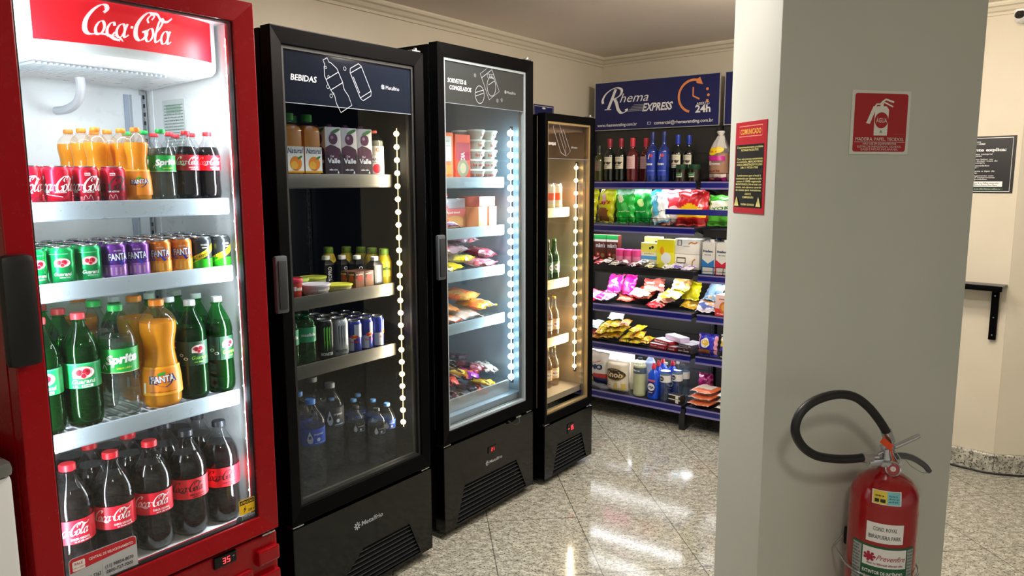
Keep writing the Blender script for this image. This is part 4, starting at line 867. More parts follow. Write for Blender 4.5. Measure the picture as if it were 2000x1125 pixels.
# third shelf
z = .8635; G3 = 'cans and bottles on the third shelf of the black drinks cooler'
B['sprite_m'] = lambda M, l, g: bottle(M, 'lemon_soda_bottle', l, g, .200, .034, 'sprite', PETG, LIQ_S, .80, 'a0c040', (.40, .66, '2a9a68'), lambda b, S, h, r: b.scribble(S, -.8 * r, .8 * r, h * .4, h * .2, W_, 2))
for i, (u, d) in enumerate(((.145, .165), (.218, .165), (.145, .24), (.218, .24))): put('sprite_m', B['sprite_m'], FM('drinks', u, d, z, (0, 0, -20)), f'green glass-like soda bottle, {["front left", "front right", "rear left", "rear right"][i]} of four on the third shelf', G3)
def energy(base, claw, txt, dark=K_):
    def f(b, S, h, r):
        for k, (x, w_) in enumerate(((-.30, .16), (0, .22), (.30, .16))):
            b.poly(S, [(x * r - w_ * r * .5, h * .80), (x * r + w_ * r * .5, h * .84), (x * r + w_ * r * .2, h * .52), (x * r + w_ * r * .45, h * .46), (x * r - .02 * r, h * .26 - (0 if k != 1 else h * .06)), (x * r - w_ * r * .4, h * .5)], mat(claw, .4))
        b.text(S, 'MONSTER', 0, h * .12, h * .10, mat(txt, .4), bold=.03, width=r * 1.5)
    return f
B['en_g'] = lambda M, l, g: can(M, 'energy_drink_can', l, g, .145, .031, energy('', '60c030', 'd0d8c8'), '14181a')
B['en_w'] = lambda M, l, g: can(M, 'white_energy_drink_can', l, g, .140, .031, energy('', '5a5e62', '33373a'), 'c8ccce', metal=.4)
def d_rb(b, S, h, r):
    b.poly(S, [(-1.5 * r, h * .1), (0, h * .1), (0, h * .5), (-1.5 * r, h * .5)], mat('b8bcc8', .3, metal=.5)) if 0 else None
    b.rect(S, -1.5 * r, h * .08, -.1 * r, h * .48, mat('c0c4d0', .3, metal=.5), nx=10); b.rect(S, .0, h * .48, 1.5 * r, h * .88, mat('c0c4d0', .3, metal=.5), nx=10)
    b.ell(S, 0, h * .5, .35 * r, h * .07, mat('f0c020', .4)); b.ell(S, -.28 * r, h * .5, .3 * r, h * .045, mat('d02030', .4)); b.ell(S, .28 * r, h * .5, .3 * r, h * .045, mat('d02030', .4)); b.text(S, 'Red Bull', 0, h * .32, h * .09, mat('c01828', .4), bold=.02, width=r * 1.3)
B['rb'] = lambda M, l, g: can(M, 'slim_energy_drink_can', l, g, .122, .0265, d_rb, '2a3a9a')
for j in range(3):
    put('en_g', B['en_g'], FM('drinks', .299, .165 + .066 * j, z, (0, 0, -22)), f'tall black energy drink can with green claw mark, {ORD[j]}', G3)
    put('en_w', B['en_w'], FM('drinks', .369, .165 + .066 * j, z, (0, 0, -26)), f'tall white energy drink can with grey claw mark, {ORD[j]}', G3)
for i, u in enumerate((.435, .493, .551)):
    for j in range(4): put('rb', B['rb'], FM('drinks', u, .160 + .057 * j, z, (0, 0, -40 + 30 * i)), f'slim blue and silver can, {["left", "middle", "right"][i]} column, {ORD[j]}', G3)
# floor: water
z = .4065; G4 = 'water bottles on the floor of the black drinks cooler'
B['wat_l'] = lambda M, l, g: bottle(M, 'water_bottle', l, g, .325, .050, 'water', PET, LIQ_W, .76, '4a8ae0', (.52, .70, '2050b8'), d_crystal(''))
B['wat_k'] = lambda M, l, g: bottle(M, 'sparkling_water_bottle', l, g, .335, .050, 'water', PET, LIQ_W, .76, '8a8e94', (.52, .74, '30343c'), d_crystal(''))
B['wat_s'] = lambda M, l, g: bottle(M, 'small_water_bottle', l, g, .225, .033, 'water', PET, LIQ_W, .78, '6aa0e8', (.56, .72, '2a4a9a'), d_crystal(''))
B['wat_sk'] = lambda M, l, g: bottle(M, 'small_sparkling_water_bottle', l, g, .225, .033, 'water', PET, LIQ_W, .78, '33363c', (.56, .72, '22262c'), d_crystal(''))
for kd, u, d, l in (('wat_l', .222, .165, 'large blue-label water bottle at the front of the floor, left'), ('wat_l', .258, .28, 'large blue-label water bottle, second row behind the front one'), ('wat_l', .132, .235, 'large blue-label water bottle partly behind the door frame'), ('wat_l', .16, .34, 'large blue-label water bottle at the left back'), ('wat_k', .385, .25, 'large black-label sparkling water bottle in the middle'), ('wat_k', .40, .37, 'large sparkling water bottle behind the middle one')):
    put(kd, B[kd], FM('drinks', u, d, z, (0, 0, -30)), l, G4)
for i, (kd, u, d) in enumerate((('wat_sk', .485, .22), ('wat_sk', .512, .135), ('wat_s', .583, .150), ('wat_s', .620 - .03, .235), ('wat_s', .545, .30), ('wat_s', .606, .340), ('wat_s', .50, .38))):
    put(kd, B[kd], FM('drinks', u, d, z, (0, 0, -34)), f'small water bottle, {["black label at the rear left", "black label at the very front", "blue cap at the front right", "blue cap against the light strip", "blue cap in the middle row", "blue cap at the rear right", "blue cap deepest in the group"][i]}', G4)
# ================================================================ soft packs
def pack_fn(w, h, t, wr=.0, seed=0, flat=.12, round_=.55):
    rg = random.Random(seed); ph = [rg.uniform(0, 6.28) for _ in range(6)]
    def thick(a, c):   # a, c in -1..1 across and up
        p = max(0, 1 - abs(a) ** 3.0) ** .5; q = max(0, 1 - abs(c) ** (2.6)) ** round_
        return t / 2 * p * q
    def F(x, y, side, e=0):
        a = max(-1, min(1, 2 * x / w)); c = max(-1, min(1, 2 * y / h - 1)); k = thick(a, c)
        ww = wr * (abs(c) ** 2 * .6 + .4) * (sin(a * 9 + ph[0] + 3 * c) + .7 * sin(a * 17 + ph[1] - 5 * c) + .6 * sin(c * 13 + ph[2] + 4 * a))
        nar = 1 - .10 * (1 - abs(c) ** 4) * (t / w)
        return (x * nar + wr * .8 * sin(c * 11 + ph[3]), side * (k + e) + ww * .5 + wr * 1.5 * sin(a * 4 + ph[4]) * abs(c), y + wr * .7 * sin(a * 8 + ph[5]) * abs(c))
    return F
def soft(M, name, label, cat, group, w, h, t, base, paint=None, decor=None, wr=.003, seed=0, n=18, gloss=.28, metal=0, mate=None, mn=30):
    bk = Vector((M[0][1], M[1][1], 0)).normalized() * .005; mv = (bk, -bk * .5) if M[2][2] > .85 else (Vector((0, 0, .003)), bk)   # standing packs slide back, lying ones are lifted
    F = pack_fn(w, h, t, wr, seed); b = MB(); bm_ = mate or mat(base, gloss, metal=metal, coat=.3)
    for side in (-1, 1):
        vs = [F(w * (i / n - .5), h * j / n, side) for j in range(n + 1) for i in range(n + 1)]
        groups = {}
        for j in range(n):
            for i in range(n):
                a, c, d, e = j * (n + 1) + i, j * (n + 1) + i + 1, (j + 1) * (n + 1) + i + 1, (j + 1) * (n + 1) + i
                col = paint((i + .5) / n, (j + .5) / n) if paint else None
                groups.setdefault(col, []).append((a, c, d, e) if side < 0 else (e, d, c, a))
        for col, fs in groups.items(): b.add(vs, fs, mat(col, gloss, coat=.3) if col else bm_)
    # crimped seams top and bottom
    for c0 in (0, h):
        s = 1 if c0 else -1; m = n * 2
        vs = []
        for i in range(m + 1):
            x = w * (i / m - .5); p = F(x, c0, -1); z = .0012 if i % 2 else -.0012
            vs += [(p[0], p[1] + z, p[2]), (p[0], p[1] + z * .5, p[2] + s * .010)]
        b.add(vs, [(2 * i, 2 * i + 2, 2 * i + 3, 2 * i + 1) for i in range(m)], bm_)
    if decor: decor(b, lambda x, y, e: F(x, y, -1, e + .0012), w, h)
    o = b.obj(name, M=M, ang=60); tag(o, label, cat, group); return lay(o, mv, mn)
def lift(M, dz): return Matrix.Translation((0, 0, dz)) @ M
for c_ in (c2, c3, c4): block(c_)
# ---- freezer contents
z = 1.5045; G = 'frozen food on the top shelf of the freezer'
def d_orange(b, S, w, h): b.rect(S, -w * .42, h * .38, w * .38, h * .92, mat('e4ecee', .4)); b.scribble(S, -w * .35, w * .3, h * .8, h * .03, mat('a0b0b4', .5), 1); b.scribble(S, -w * .35, w * .3, h * .7, h * .03, mat('a0b0b4', .5), 2); b.rect(S, -w * .4, h * .1, w * .4, h * .3, mat('f8a050', .4))
box_pack(FM('frozen', .215, .155, z, (0, 0, -3)), 'frozen_meal_box', 'tall orange box with a white panel, beside the freezer door frame', 'box', G, .090, .15, .195, 'f07a38', d_orange)
def d_pizza(b, S, w, h):
    b.rect(S, -w * .45, h * .42, w * .45, h * .82, mat('b04058', .4)); b.text(S, 'SADIA', w * .1, h * .45, w * .35, W_, bold=.03, rot=R(90), width=h * .3); b.ell(S, 0, h * .24, w * .38, h * .2, mat('9aa088', .4)); b.ell(S, .0, h * .24, w * .2, h * .12, mat('c8c8a8', .4))
box_pack(FM('frozen', .322, .150, z, (0, 0, -3)), 'frozen_meal_box', 'tall red and grey box between the orange box and the cup stacks', 'box', G, .096, .15, .190, 'e85a3c', d_pizza)
def cup(M, l, g):
    root = empty('dessert_cup', l, 'cup', M, g); b = MB(); b.lathe([(.026, 0), (.040, .033), (.040, .035)], clear('cup_plastic', (.8, .88, .85), .8, .1, .55, (.8, .85, .82)), 24); b.obj('cup_body', root)
    b = MB(); b.lathe([(.001, .003), (.025, .003), (.037, .026), (.001, .027)], mat('d8c8b8', .5), 20); b.obj('filling', root)
    b = MB(); b.lathe([(.0415, .034), (.0415, .040), (.038, .0425), (.001, .0425)], mat('dcece8', .3), 24); b.scribble(srf_cyl(.036), -.04, .03, .012, .012, mat('a05040', .5), 3); b.obj('cup_lid', root); return root
B['cup'] = cup
for i, u in enumerate((.431, .519)):
    for j in range(5):
        for k in range(2): put('cup', B['cup'], FM('frozen', u, .165 + .09 * k, z + .0435 * j, (0, 0, -30 + 20 * j)), f'lidded dessert cup, {["bottom", "second", "third", "fourth", "top"][j]} of the {["front", "rear"][k]} stack {["beside the red box", "by the light strip"][i]}', G)
z = 1.2865; G = 'frozen food on the second shelf of the freezer'
def d_nug(b, S, w, h): b.rect(S, -w * .5, h * .62, w * .5, h, mat('d87880', .4)); b.ell(S, w * .1, h * .35, w * .3, h * .28, mat('d8a868', .5)); b.scribble(S, -w * .3, w * .3, h * .75, h * .1, W_, 2)
box_pack(FM('frozen', .336, .232, z), 'frozen_snack_box', 'orange-brown frozen snack box lying behind the open red bag', 'box', G, .20, .14, .085, 'c88a5a', d_nug)
box_pack(FM('frozen', .47, .16, z), 'frozen_snack_box', 'upright red and yellow snack box beside the light strip, inner one', 'box', G, .062, .16, .092, 'e8a06a', d_nug); box_pack(FM('frozen', .538, .155, z), 'frozen_snack_box', 'upright red and yellow snack box against the light strip', 'box', G, .055, .16, .092, 'f0a878', d_nug)
box_pack(FM('frozen', .325, .232, z + .086), 'frozen_snack_box', 'grey and pink flat box on top of the brown snack box', 'box', G, .21, .13, .045, 'a8b0c0', lambda b, S, w, h: b.rect(S, -w * .5, 0, -w * .2, h, mat('d86a70', .4)))
box_pack(FM('frozen', .509, .165, z + .0935), 'frozen_snack_box', 'pale red box lying across the two upright boxes', 'box', G, .115, .13, .044, 'e87868', d_nug)
def pt_mix(seed, cols, k=4.0):
    rg = random.Random(seed); P = [(rg.random(), rg.random(), rg.choice(cols)) for _ in range(14)]
    def f(u, v): return min(P, key=lambda p: (p[0] - u) ** 2 + (p[1] - v) ** 2 * 1.4)[2]
    return f
for i, (u, d, dz, rx, rz, w, h, t, cols, l) in enumerate(((.20, .215, .034, -4, -20, .14, .10, .05, ['e84a30', 'f07a28', 'c83048', 'd8d0e0'], 'open orange and red snack bag leaning beside the brown box'), (.235, .160, .004, -80, -8, .14, .045, .022, ['c84860', 'e8e0e8', '7080b0', 'd83838'], 'wrinkled pink and red bag lying below the open orange bag'))):
    soft(FM('frozen', u, d, z + dz + .012, (rx, 0, rz)), 'frozen_snack_bag', l, 'bag', G, w, h, t, cols[0], pt_mix(i, cols), wr=.005, seed=i)
def pile(fr, G, name, specs, z, seed0):
    for i, (u, d, dz, w, h, t, rx, rz, cols, l) in enumerate(specs):
        soft(FM(fr, u, d, z + dz + t * .45, (rx, 0, rz)), name, l, 'bag', G, w, h, t, cols[0], pt_mix(seed0 + i, cols), wr=.004, seed=seed0 + i, n=16)
PU = ['8c6a80', 'b8a0b0', 'd0c8d0', '70506a', 'c86068']
pile('frozen', 'frozen bags on the third shelf', 'frozen_fruit_bag', [
    (.22, .14, 0, .14, .13, .035, -84, -10, ['d8c820', 'e8dc40', 'a89818', 'f0f0e0'], 'yellow frozen bag beside the freezer frame'), (.345, .15, 0, .13, .12, .030, -86, 12, ['e0d430', '708048', 'd8d8c8', 'e8e060'], 'yellow and green frozen bag in the middle of the shelf front'),
    (.47, .14, 0, .13, .13, .032, -84, -6, ['c06878', 'd8a0a8', '8c5a70', 'f0e0e0'], 'pink frozen fruit bag near the light strip'), (.55, .17, 0, .08, .14, .040, -82, 8, ['c86070', 'e8c0c8', 'a04858'], 'narrow pink bag against the light strip'),
    (.28, .18, .037, .18, .14, .040, -82, -14, PU, 'mauve frozen bag stacked over the yellow ones'), (.42, .19, .037, .17, .14, .040, -84, 16, PU, 'mauve and white frozen bag on the stack by the pink one'), (.36, .20, .078, .20, .14, .035, -84, 3, PU, 'uppermost mauve bag of the pile')], 1.102, 20)
pile('frozen', 'frozen bags on the fourth shelf', 'frozen_fry_bag', [
    (.22, .14, 0, .15, .14, .034, -86, 8, ['e05a30', 'e8843c', 'c8c0b0', 'd84020'], 'orange frozen bag at the shelf front beside the frame'), (.36, .15, 0, .14, .14, .034, -85, -14, ['b0b0a8', 'd8d0c8', 'e08a60', '8a9088'], 'silvery frozen bag with orange print'),
    (.49, .15, 0, .15, .14, .034, -85, 10, ['e8b040', 'f0c860', 'e07838', 'd8c8a0'], 'golden frozen bag reaching to the light strip'), (.24, .19, .038, .17, .15, .035, -84, -12, ['c87840', 'e09850', 'a86a38'], 'brown orange bag stacked over the front bags'), (.44, .20, .038, .20, .14, .034, -82, 22, ['e8a850', 'e87040', 'f0d080'], 'orange striped bag on top beside the light')], .872, 40)
pile('frozen', 'ice pops heaped on the freezer floor', 'ice_pop', [
    (.165 + .071 * (i % 6), .15 + .085 * ((i // 6) % 3), .030 * (i // 6), .045 + .02 * (i % 2), .13, .022, -84, (i * 37) % 70 - 35,
     [['8a30b0', 'a850c8', 'e08030'], ['c8a830', 'e0c860', '504030'], ['b83840', 'd85a48', '301820'], ['302838', '504858', '181820'], ['a8a098', '383838', 'd0c8c0'], ['7a4050', 'c08090', '282028']][(i * 5 + i // 6) % 6],
     f'{["purple", "golden brown", "red", "black", "grey", "dark pink"][(i * 5 + i // 6) % 6]} ice pop wrapper in the freezer heap, {["bottom", "second", "third", "fourth"][i // 6]} layer, {["beside the frame", "next inward", "inner middle", "outer middle", "near the strip", "under the strip"][i % 6]}') for i in range(24)], .502, 60)
b = MB(); b.box(0, .50, 0, .012, 0, .055, clear('tray_plastic', (.8, .82, .82), .5, .1, .4, (.55, .56, .55))); tag(b.obj('freezer_divider', M=FM('frozen', .07, .090, .5015)), 'clear plastic front divider holding back the ice pops', 'divider')
# ---- slim cooler contents
LIQB = clear('pale_beer', (.85, .70, .40), .9, .04, .10, (.7, .45, .15)); GREENB = clear('green_glass', (.20, .42, .16), .9, .03, .15, (.08, .2, .05))
SHAPES['beer'] = [(.9, 0), (1, .02), (1, .56), (.92, .62), (.62, .70), (.44, .78), (.40, .90), (.42, .935)]
def beer(kind, sh, lq, capc, base, nm):
    def f(M, l, g): return bottle(M, nm, l, g, .21, .028, 'beer', sh, lq, .70, capc, (.18, .45, base), lambda b, S, h, r: (b.ell(S, 0, h * .5, r * .6, h * .3, mat('f0e8d8', .5)), b.scribble(S, -r * .5, r * .5, h * .45, h * .12, mat('802020', .5), 1)), n=20)
    return f
B['beer'] = beer('beer', GLASSB, LIQB, 'd8b040', 'd8b890', 'clear_beer_bottle'); B['gbeer'] = beer('gbeer', GREENB, LIQB, '4a8040', '507048', 'green_beer_bottle')
B['tall'] = lambda M, l, g: can(M, 'tall_beer_can', l, g, .130, .029, lambda b, S, h, r: (b.rect(S, -1.3 * r, h * .35, 1.3 * r, h * .62, mat('e86030', .4), nx=12), b.rect(S, -1.3 * r, h * .1, 1.3 * r, h * .2, mat('e8d8a0', .4), nx=12)), 'e8dcc0', metal=.2)
k = 0
for d in (.16, .235, .31):
    for u in (.205, .272, .339):
        put('tall', B['tall'], FM('slim', u + (.0), d, 1.3515), f'cream beer can with orange band in the slim cooler, {["first", "second", "third"][k // 3]} row, {["beside the frame", "middle", "by the lights"][k % 3]}', 'beer cans in the slim cooler'); k += 1
SHZ = {'gbeer': .9865, 'beer': .6865}
for kd, zz, lab in (('gbeer', .9865, 'green beer bottle on the middle shelf'), ('beer', .6865, 'clear beer bottle on the lower shelf'), ('beer', .4215, 'clear beer bottle on the cooler floor')):
    k = 0
    for d in (.166, .236, .306):
        for u in (.20, .265, .33): put(kd, B[kd], FM('slim', u + random.uniform(-.002, .002), d, zz, (0, 0, random.uniform(-40, 10))), f'{lab}, {["front", "second", "third"][k // 3]} row, {["beside the frame", "middle", "by the lights"][k % 3]}', 'beer bottles in the slim cooler'); k += 1

# ================================================================ gondola shelving on the back wall
SHM = mat('1a1c1f', .4); NAVY = mat('171c74', .3, coat=.3); GBACK = mat('2a2927', .45); RAILP = mat('8f88c0', .3, metal=.3)
TUBE = led('f2f6ff', 18)
def gondola(name, label, x0, x1, shelves, lit, ubar=True):
    r = empty(name, label, 'shelving', FM('gondola')); dp = .33
    b = MB()
    zs = [.10, .27, .50, .73, .96, 1.20, 1.43, 1.66, 1.84]
    for a, c in zip(zs, zs[1:]):
        b.box(x0 + .004, x1 - .004, dp, dp + .012, a + .003, c - .003, GBACK); b.box(x0 + .004, x1 - .004, dp + .003, dp + .012, c - .003, c + .003, SHM)
    b.obj('back_panel', r, smooth=False)
    for x in (x0, x1):
        if x == x0 and not ubar: continue
        b = MB(); b.box(x - .015, x + .015, dp - .02, dp + .02, 0, 1.824, SHM)
        for k in range(60): b.box(x - .004, x + .004, dp - .0212, dp - .0195, .15 + k * .028, .163 + k * .028, mat('4a4d52', .4, metal=.6))
        b.obj('upright', r, smooth=False)
        b = MB(); b.box(x - .018, x + .018, -.10, dp - .02, .085, .13, SHM); b.box(x - .018, x + .018, -.112, -.075, 0, .13, SHM); b.obj('foot_arm', r, smooth=False)
    for z, y0, fence, rail in shelves:
        b = MB(); b.box(x0 + .006, x1 - .006, y0 + .004, dp - .022, z - .028, z - .002, mat('24262a', .4)); 
        sh = b.obj('shelf', r, smooth=False)
        b = MB(); rm = NAVY if rail == 1 else SHM; hh = .040
        b.zprism([(x0 + .006, y0), (x1 - .006, y0), (x1 - .006, y0 + .006), (x0 + .006, y0 + .006)], z - hh, z + .002, rm)
        b.box(x0 + .006, x1 - .006, y0 - .010, y0 + .002, z - hh - .004, z - hh + .006, RAILP if rail == 1 else SHM); b.box(x0 + .006, x1 - .006, y0 - .004, y0, z - .006, z + .002, RAILP if rail == 1 else SHM)
        b.obj('price_rail', sh, smooth=False)
        if fence:
            b = MB(); K = mat('101114', .4); n = 7
            for zz in (z + .022, z + .048): b.box(x0 + .02, x1 - .02, y0 + .010, y0 + .013, zz, zz + .0028, K)
            for i in range(n): x = x0 + .02 + (x1 - x0 - .04) * i / (n - 1); b.box(x - .0014, x + .0014, y0 + .010, y0 + .013, z, z + .05, K)
            b.obj('wire_fence', sh, smooth=False)
        for x in (x0 + .008, x1 - .012):
            b = MB(); b.add([(x, dp - .022, z - .028), (x, y0 + .05, z - .028), (x, dp - .022, z - .085), (x + .004, dp - .022, z - .028), (x + .004, y0 + .05, z - .028), (x + .004, dp - .022, z - .085)], [(0, 1, 2), (5, 4, 3), (0, 3, 4, 1), (1, 4, 5, 2), (2, 5, 3, 0)], SHM); b.obj('bracket', sh, smooth=False)
        if lit.get(z):
            b = MB(); b.box(x0 + .03, x1 - .03, y0 + .018, y0 + .040, z - .040, z - .028, mat('e0e0e0', .4)); b.box(x0 + .035, x1 - .035, y0 + .020, y0 + .038, z - .044, z - .040, TUBE if z == .950 else led('eef2ff', 3)); b.obj('tube_light', sh, smooth=False)
            lamp('tube_lamp', r, aim(((x0 + x1) / 2, y0 + .03, z - .046), (0, .30, -1)), lit[z], (.95, .97, 1), x1 - x0 - .08, .016 if z == .950 else .12).matrix_local = aim(((x0 + x1) / 2, y0 + (.03 if z == .950 else .15), z - .046), (0, .30 if z == .950 else .05, -1))
    return r
g1 = gondola('shelving_unit', 'black shelving unit with blue price rails, fully stocked, beside the slim cooler', -.90, -.001, [(1.484, 0, 0, 1), (1.212, 0, 1, 1), (.950, 0, 0, 0), (.694, 0, 0, 1), (.438, 0, 1, 1), (.149, -.114, 0, 1)], {1.484: 2.8, 1.212: 2.8, .950: 2.4, .694: 1.3, .438: 2.6})
block(g1)
g2 = gondola('shelving_unit', 'black shelving unit with blue price rails, partly hidden by the pillar', .021, .86, [(1.484, 0, 1, 1), (1.200, .06, 1, 0), (.935, 0, 1, 1), (.694, 0, 0, 1), (.438, 0, 1, 1), (.149, -.114, 0, 1)], {1.484: 2.2, .935: 1.2, .694: .8}, False)
b = MB(); b.bbox(-.17, .50, -.06, -.045, 1.292, 1.325, NAVY, .003); b.box(-.16, -.14, -.045, -.006, 1.295, 1.305, SHM); b.box(.45, .47, -.045, -.006, 1.295, 1.305, SHM); b.obj('display_rail', g2, smooth=False)
block(g2)
# header signs
BLUE = mat('141a56', .4)
def clockmark(b, S, cx, cy, s):
    OR = mat('e89050', .5); A = lambda a: (cx + s * cos(R(a)), cy + s * sin(R(a)))
    b.ribbon(S, [A(a) for a in range(75, 256, 12)], s * .15, OR); b.poly(S, [A(82), (cx + s * .42, cy + s * 1.15), (cx + s * .62, cy + s * .68), (cx + s * .2, cy + s * .78)], OR)
    for a in (22, 0, -20): b.ell(S, *A(a), s * .09, s * .09, OR)
    b.ribbon(S, [(cx - .02 * s, cy + s * .55), (cx - .02 * s, cy), (cx + s * .42, cy - s * .22)], s * .10, OR, smooth=False)
def rhema(b, S, x, y, s, sx=1.0):
    """white script R with hema, and EXPRESS with speed lines"""
    e = b._e(None); T = lambda px, py, q: S(x + (px * sx + py * .25) * s, y + py * s, q)
    b.ribbon(T, [(.22, .0), (.30, .5), (.36, .95)], .13, W_, e, (.05, .4)); b.ribbon(T, [(-.05, .30), (-.10, .48), (-.02, .75), (.18, .95), (.42, 1.02), (.62, .90), (.62, .68), (.46, .52), (.34, .50)], .10, W_, e, (.035, .4)); b.ribbon(T, [(.38, .52), (.52, .30), (.66, -.02), (.84, -.20), (1.02, -.12), (1.0, -.02)], .12, W_, e, (.04, .5))
    b.ribbon(T, [(.08, .0), (.36, .0)], .04, W_, e, smooth=False)
    b.text(T, 'hema', .66, .30, .62, W_, align='l', shear=.12, width=1.15); b.text(T, 'EXPRESS', 2.26, -.17, .50, W_, bold=.03, width=1.15)
    for k in range(5): b.rect(T, 1.08 + .05 * k, -.15 + k * .07, 1.74, -.12 + k * .07, mat('9a9ca0', .5))
def sign_board(label, x0, x1, first):
    r = empty('header_sign', label, 'sign', FM('gondola', (x0 + x1) / 2, .318, 1.83)); w = (x1 - x0) / 2; b = MB(); b.box(-w, w, -.008, -.002, 0, .312, BLUE); S = flatS(-.008)
    frame_ring(b, -w - .003, w + .003, -.003, .315, .004, .004, .004, .004, -.0095, -.002, mat('b8b8b0', .4)); b.box(-w * .6, -w * .55, -.002, .008, .0, .03, SHM); b.box(w * .55, w * .6, -.002, .008, 0, .03, SHM)
    if first:
        rhema(b, S, -w + .060, .135, .136, 1.32); clockmark(b, S, .27, .185, .098); b.text(S, 'ABERTO', .335, .128, .024, W_, width=.085); b.text(S, '24h', .335, .083, .062, W_, bold=.03, width=.10)
        b.text(S, 'www.rhemavending.com.br', -w + .17, .022, .030, W_, bold=.01, width=.30); b.text(S, 'comercial@rhemavending.com.br', .205, .022, .030, W_, bold=.01, width=.40); frame_ring(b, -.045, -.02, .024, .040, .002, .002, .002, .002, -.0092, -.0085, W_)
    else:
        b.text(S, 'A TECNOLOGIA', 0, .235, .06, W_, bold=.02, width=.72); b.text(S, 'que facilita o seu dia a dia', -.01, .17, .042, W_, width=.70); b.text(S, 'Compre aqui 24 horas', -.01, .12, .045, W_, width=.70); b.text(S, 'www.rhemavending.com.br', 0, .04, .03, W_, width=.4)
    b.obj('sign_panel', r, smooth=False); return r
sign_board('dark blue Rhema Express sign board with orange 24h clock, on top of the shelving', -.885, -.005, True)
sign_board('dark blue sign board mostly hidden by the pillar, beside the 24h sign', .030, .84, False)
sb = empty('wall_sign', 'small dark blue sign on the wall peeping out above the slim cooler', 'sign', FM('left', -.735, -.001, 1.80)); b = MB(); b.rrect(flatS(.0), -.115, 0, .115, .17, .012, BLUE); b.box(-.115, .115, -.0003, 0, 0, .17, BLUE); b.ribbon(flatS(0), [(-.105, .01), (.105, .01), (.105, .16), (-.105, .16)], .003, W_, None, closed=True, smooth=False); b.ell(flatS(0), 0, .15, .02, .006, W_); b.obj('sign_panel', sb, smooth=False)
# --- shelf A
z = 1.4845; G = 'bottles on the top shelf of the shelving'
SHAPES['wine'] = [(.92, 0), (1, .015), (1, .58), (.96, .63), (.72, .69), (.42, .735), (.37, .78), (.37, .90), (.39, .935)]
DKG = mat('0c140c', .08, coat=.6); BLG = mat('1a2f7a', .12, coat=.5)
def wine(M, name, l, g, H, capc, base, glass, decor, lab=(.30, .58), foil=.80):
    root = empty(name, l, 'bottle', M, g); r = .036; b = MB(); b.lathe([(.001, .004)] + smooth_prof('wine', 0, .935, 28, r, H) + [(.011, H * .96), (.001, H * .96)], glass, 26); b.obj('bottle_body', root)
    b = MB(); b.lathe([(r * .41, H * foil), (r * .42, H * .90), (r * .45, H * .96), (r * .40, H), (.001, H)], mat(capc, .4), 22); b.obj('capsule', root)
    b = MB(); R2 = r + .0006; S = srf_cyl(R2, H * lab[0]); h = H * (lab[1] - lab[0]); b.rect(S, -r * 1.15, 0, r * 1.15, h, mat(base, .5), .0002, 14, 1); decor(b, S, h, r); b.obj('label', root); return root
def d_moust(b, S, h, r):
    K = mat('3a3228', .5)
    b.text(S, 'RESERVADO', 0, h * .80, h * .09, K, width=r * 1.5)
    for s in (-1, 1): b.ell(S, s * .42 * r, h * .48, .34 * r, h * .11, K, rot=-.3 * s); b.ell(S, s * .75 * r, h * .52, .16 * r, h * .06, K, rot=.6 * s)
    b.rect(S, -.3 * r, h * .54, .3 * r, h * .58, K, nx=3); b.scribble(S, -.7 * r, .7 * r, h * .24, h * .06, K, 1); b.scribble(S, -.5 * r, .5 * r, h * .10, h * .05, K, 2)
def d_rose(b, S, h, r):
    for k in range(5): b.scribble(S, -.8 * r, .8 * r, h * (.15 + .15 * k), h * .06, mat('b06068', .5), k)
B['wr'] = lambda M, l, g: wine(M, 'wine_bottle', l, g, .272, '9a1830', 'd8d2ba', DKG, d_moust); B['wp'] = lambda M, l, g: wine(M, 'rose_wine_bottle', l, g, .272, 'd83048', 'e0b8b8', mat('5a1a20', .1, coat=.5), d_rose)
B['wb'] = lambda M, l, g: wine(M, 'blue_cap_wine_bottle', l, g, .282, '1838a8', 'dcd8c0', DKG, d_moust)
B['vk'] = lambda M, l, g: wine(M, 'blue_spirit_bottle', l, g, .302, '1c2a68', '1c3aa8', BLG, lambda b, S, h, r: (b.ell(S, .45 * r, h * .85, .28 * r, .28 * r, mat('c83a48', .5)), b.poly(S, [(-.1 * r, h * .70), (.1 * r, h * .70), (.2 * r, h * .95), (0, h * .85)], W_), b.scribble(S, -.8 * r, .8 * r, h * .45, h * .1, W_, 1), b.rect(S, -1.1 * r, h * .2, 1.1 * r, h * .23, mat('8090d0', .4), nx=6)), (.12, .60), .86)
B['wg'] = lambda M, l, g: wine(M, 'green_spirit_bottle', l, g, .230, '2a3028', '5a5a40', mat('3a3a18', .1, coat=.5), d_rose)
for kd, u, d, l in (('wg', -.70, .06, 'short olive green bottle beside the slim cooler'), ('wr', -.622, .06, 'dark wine bottle with red foil and cream label, next to the olive bottle'), ('wr', -.542, .062, 'dark wine bottle with red foil, between another one and the pink label'), ('wp', -.458, .058, 'wine bottle with bright red foil and pink label, front one'), ('wp', -.405, .135, 'wine bottle with pink label half behind its neighbour'),
        ('vk', -.322, .060, 'blue spirit bottle beside the wines'), ('vk', -.245, .058, 'blue spirit bottle next to the blue-capped wine'), ('wb', -.172, .098, 'wine bottle with blue foil and cream label, front one'), ('wb', -.135, .175, 'wine bottle with blue foil behind the front one'), ('wg', -.79, .08, 'olive bottle hidden behind the slim cooler edge')):
    put(kd, B[kd], FM('gondola', u, d, z, (0, 0, -14)), l, G)
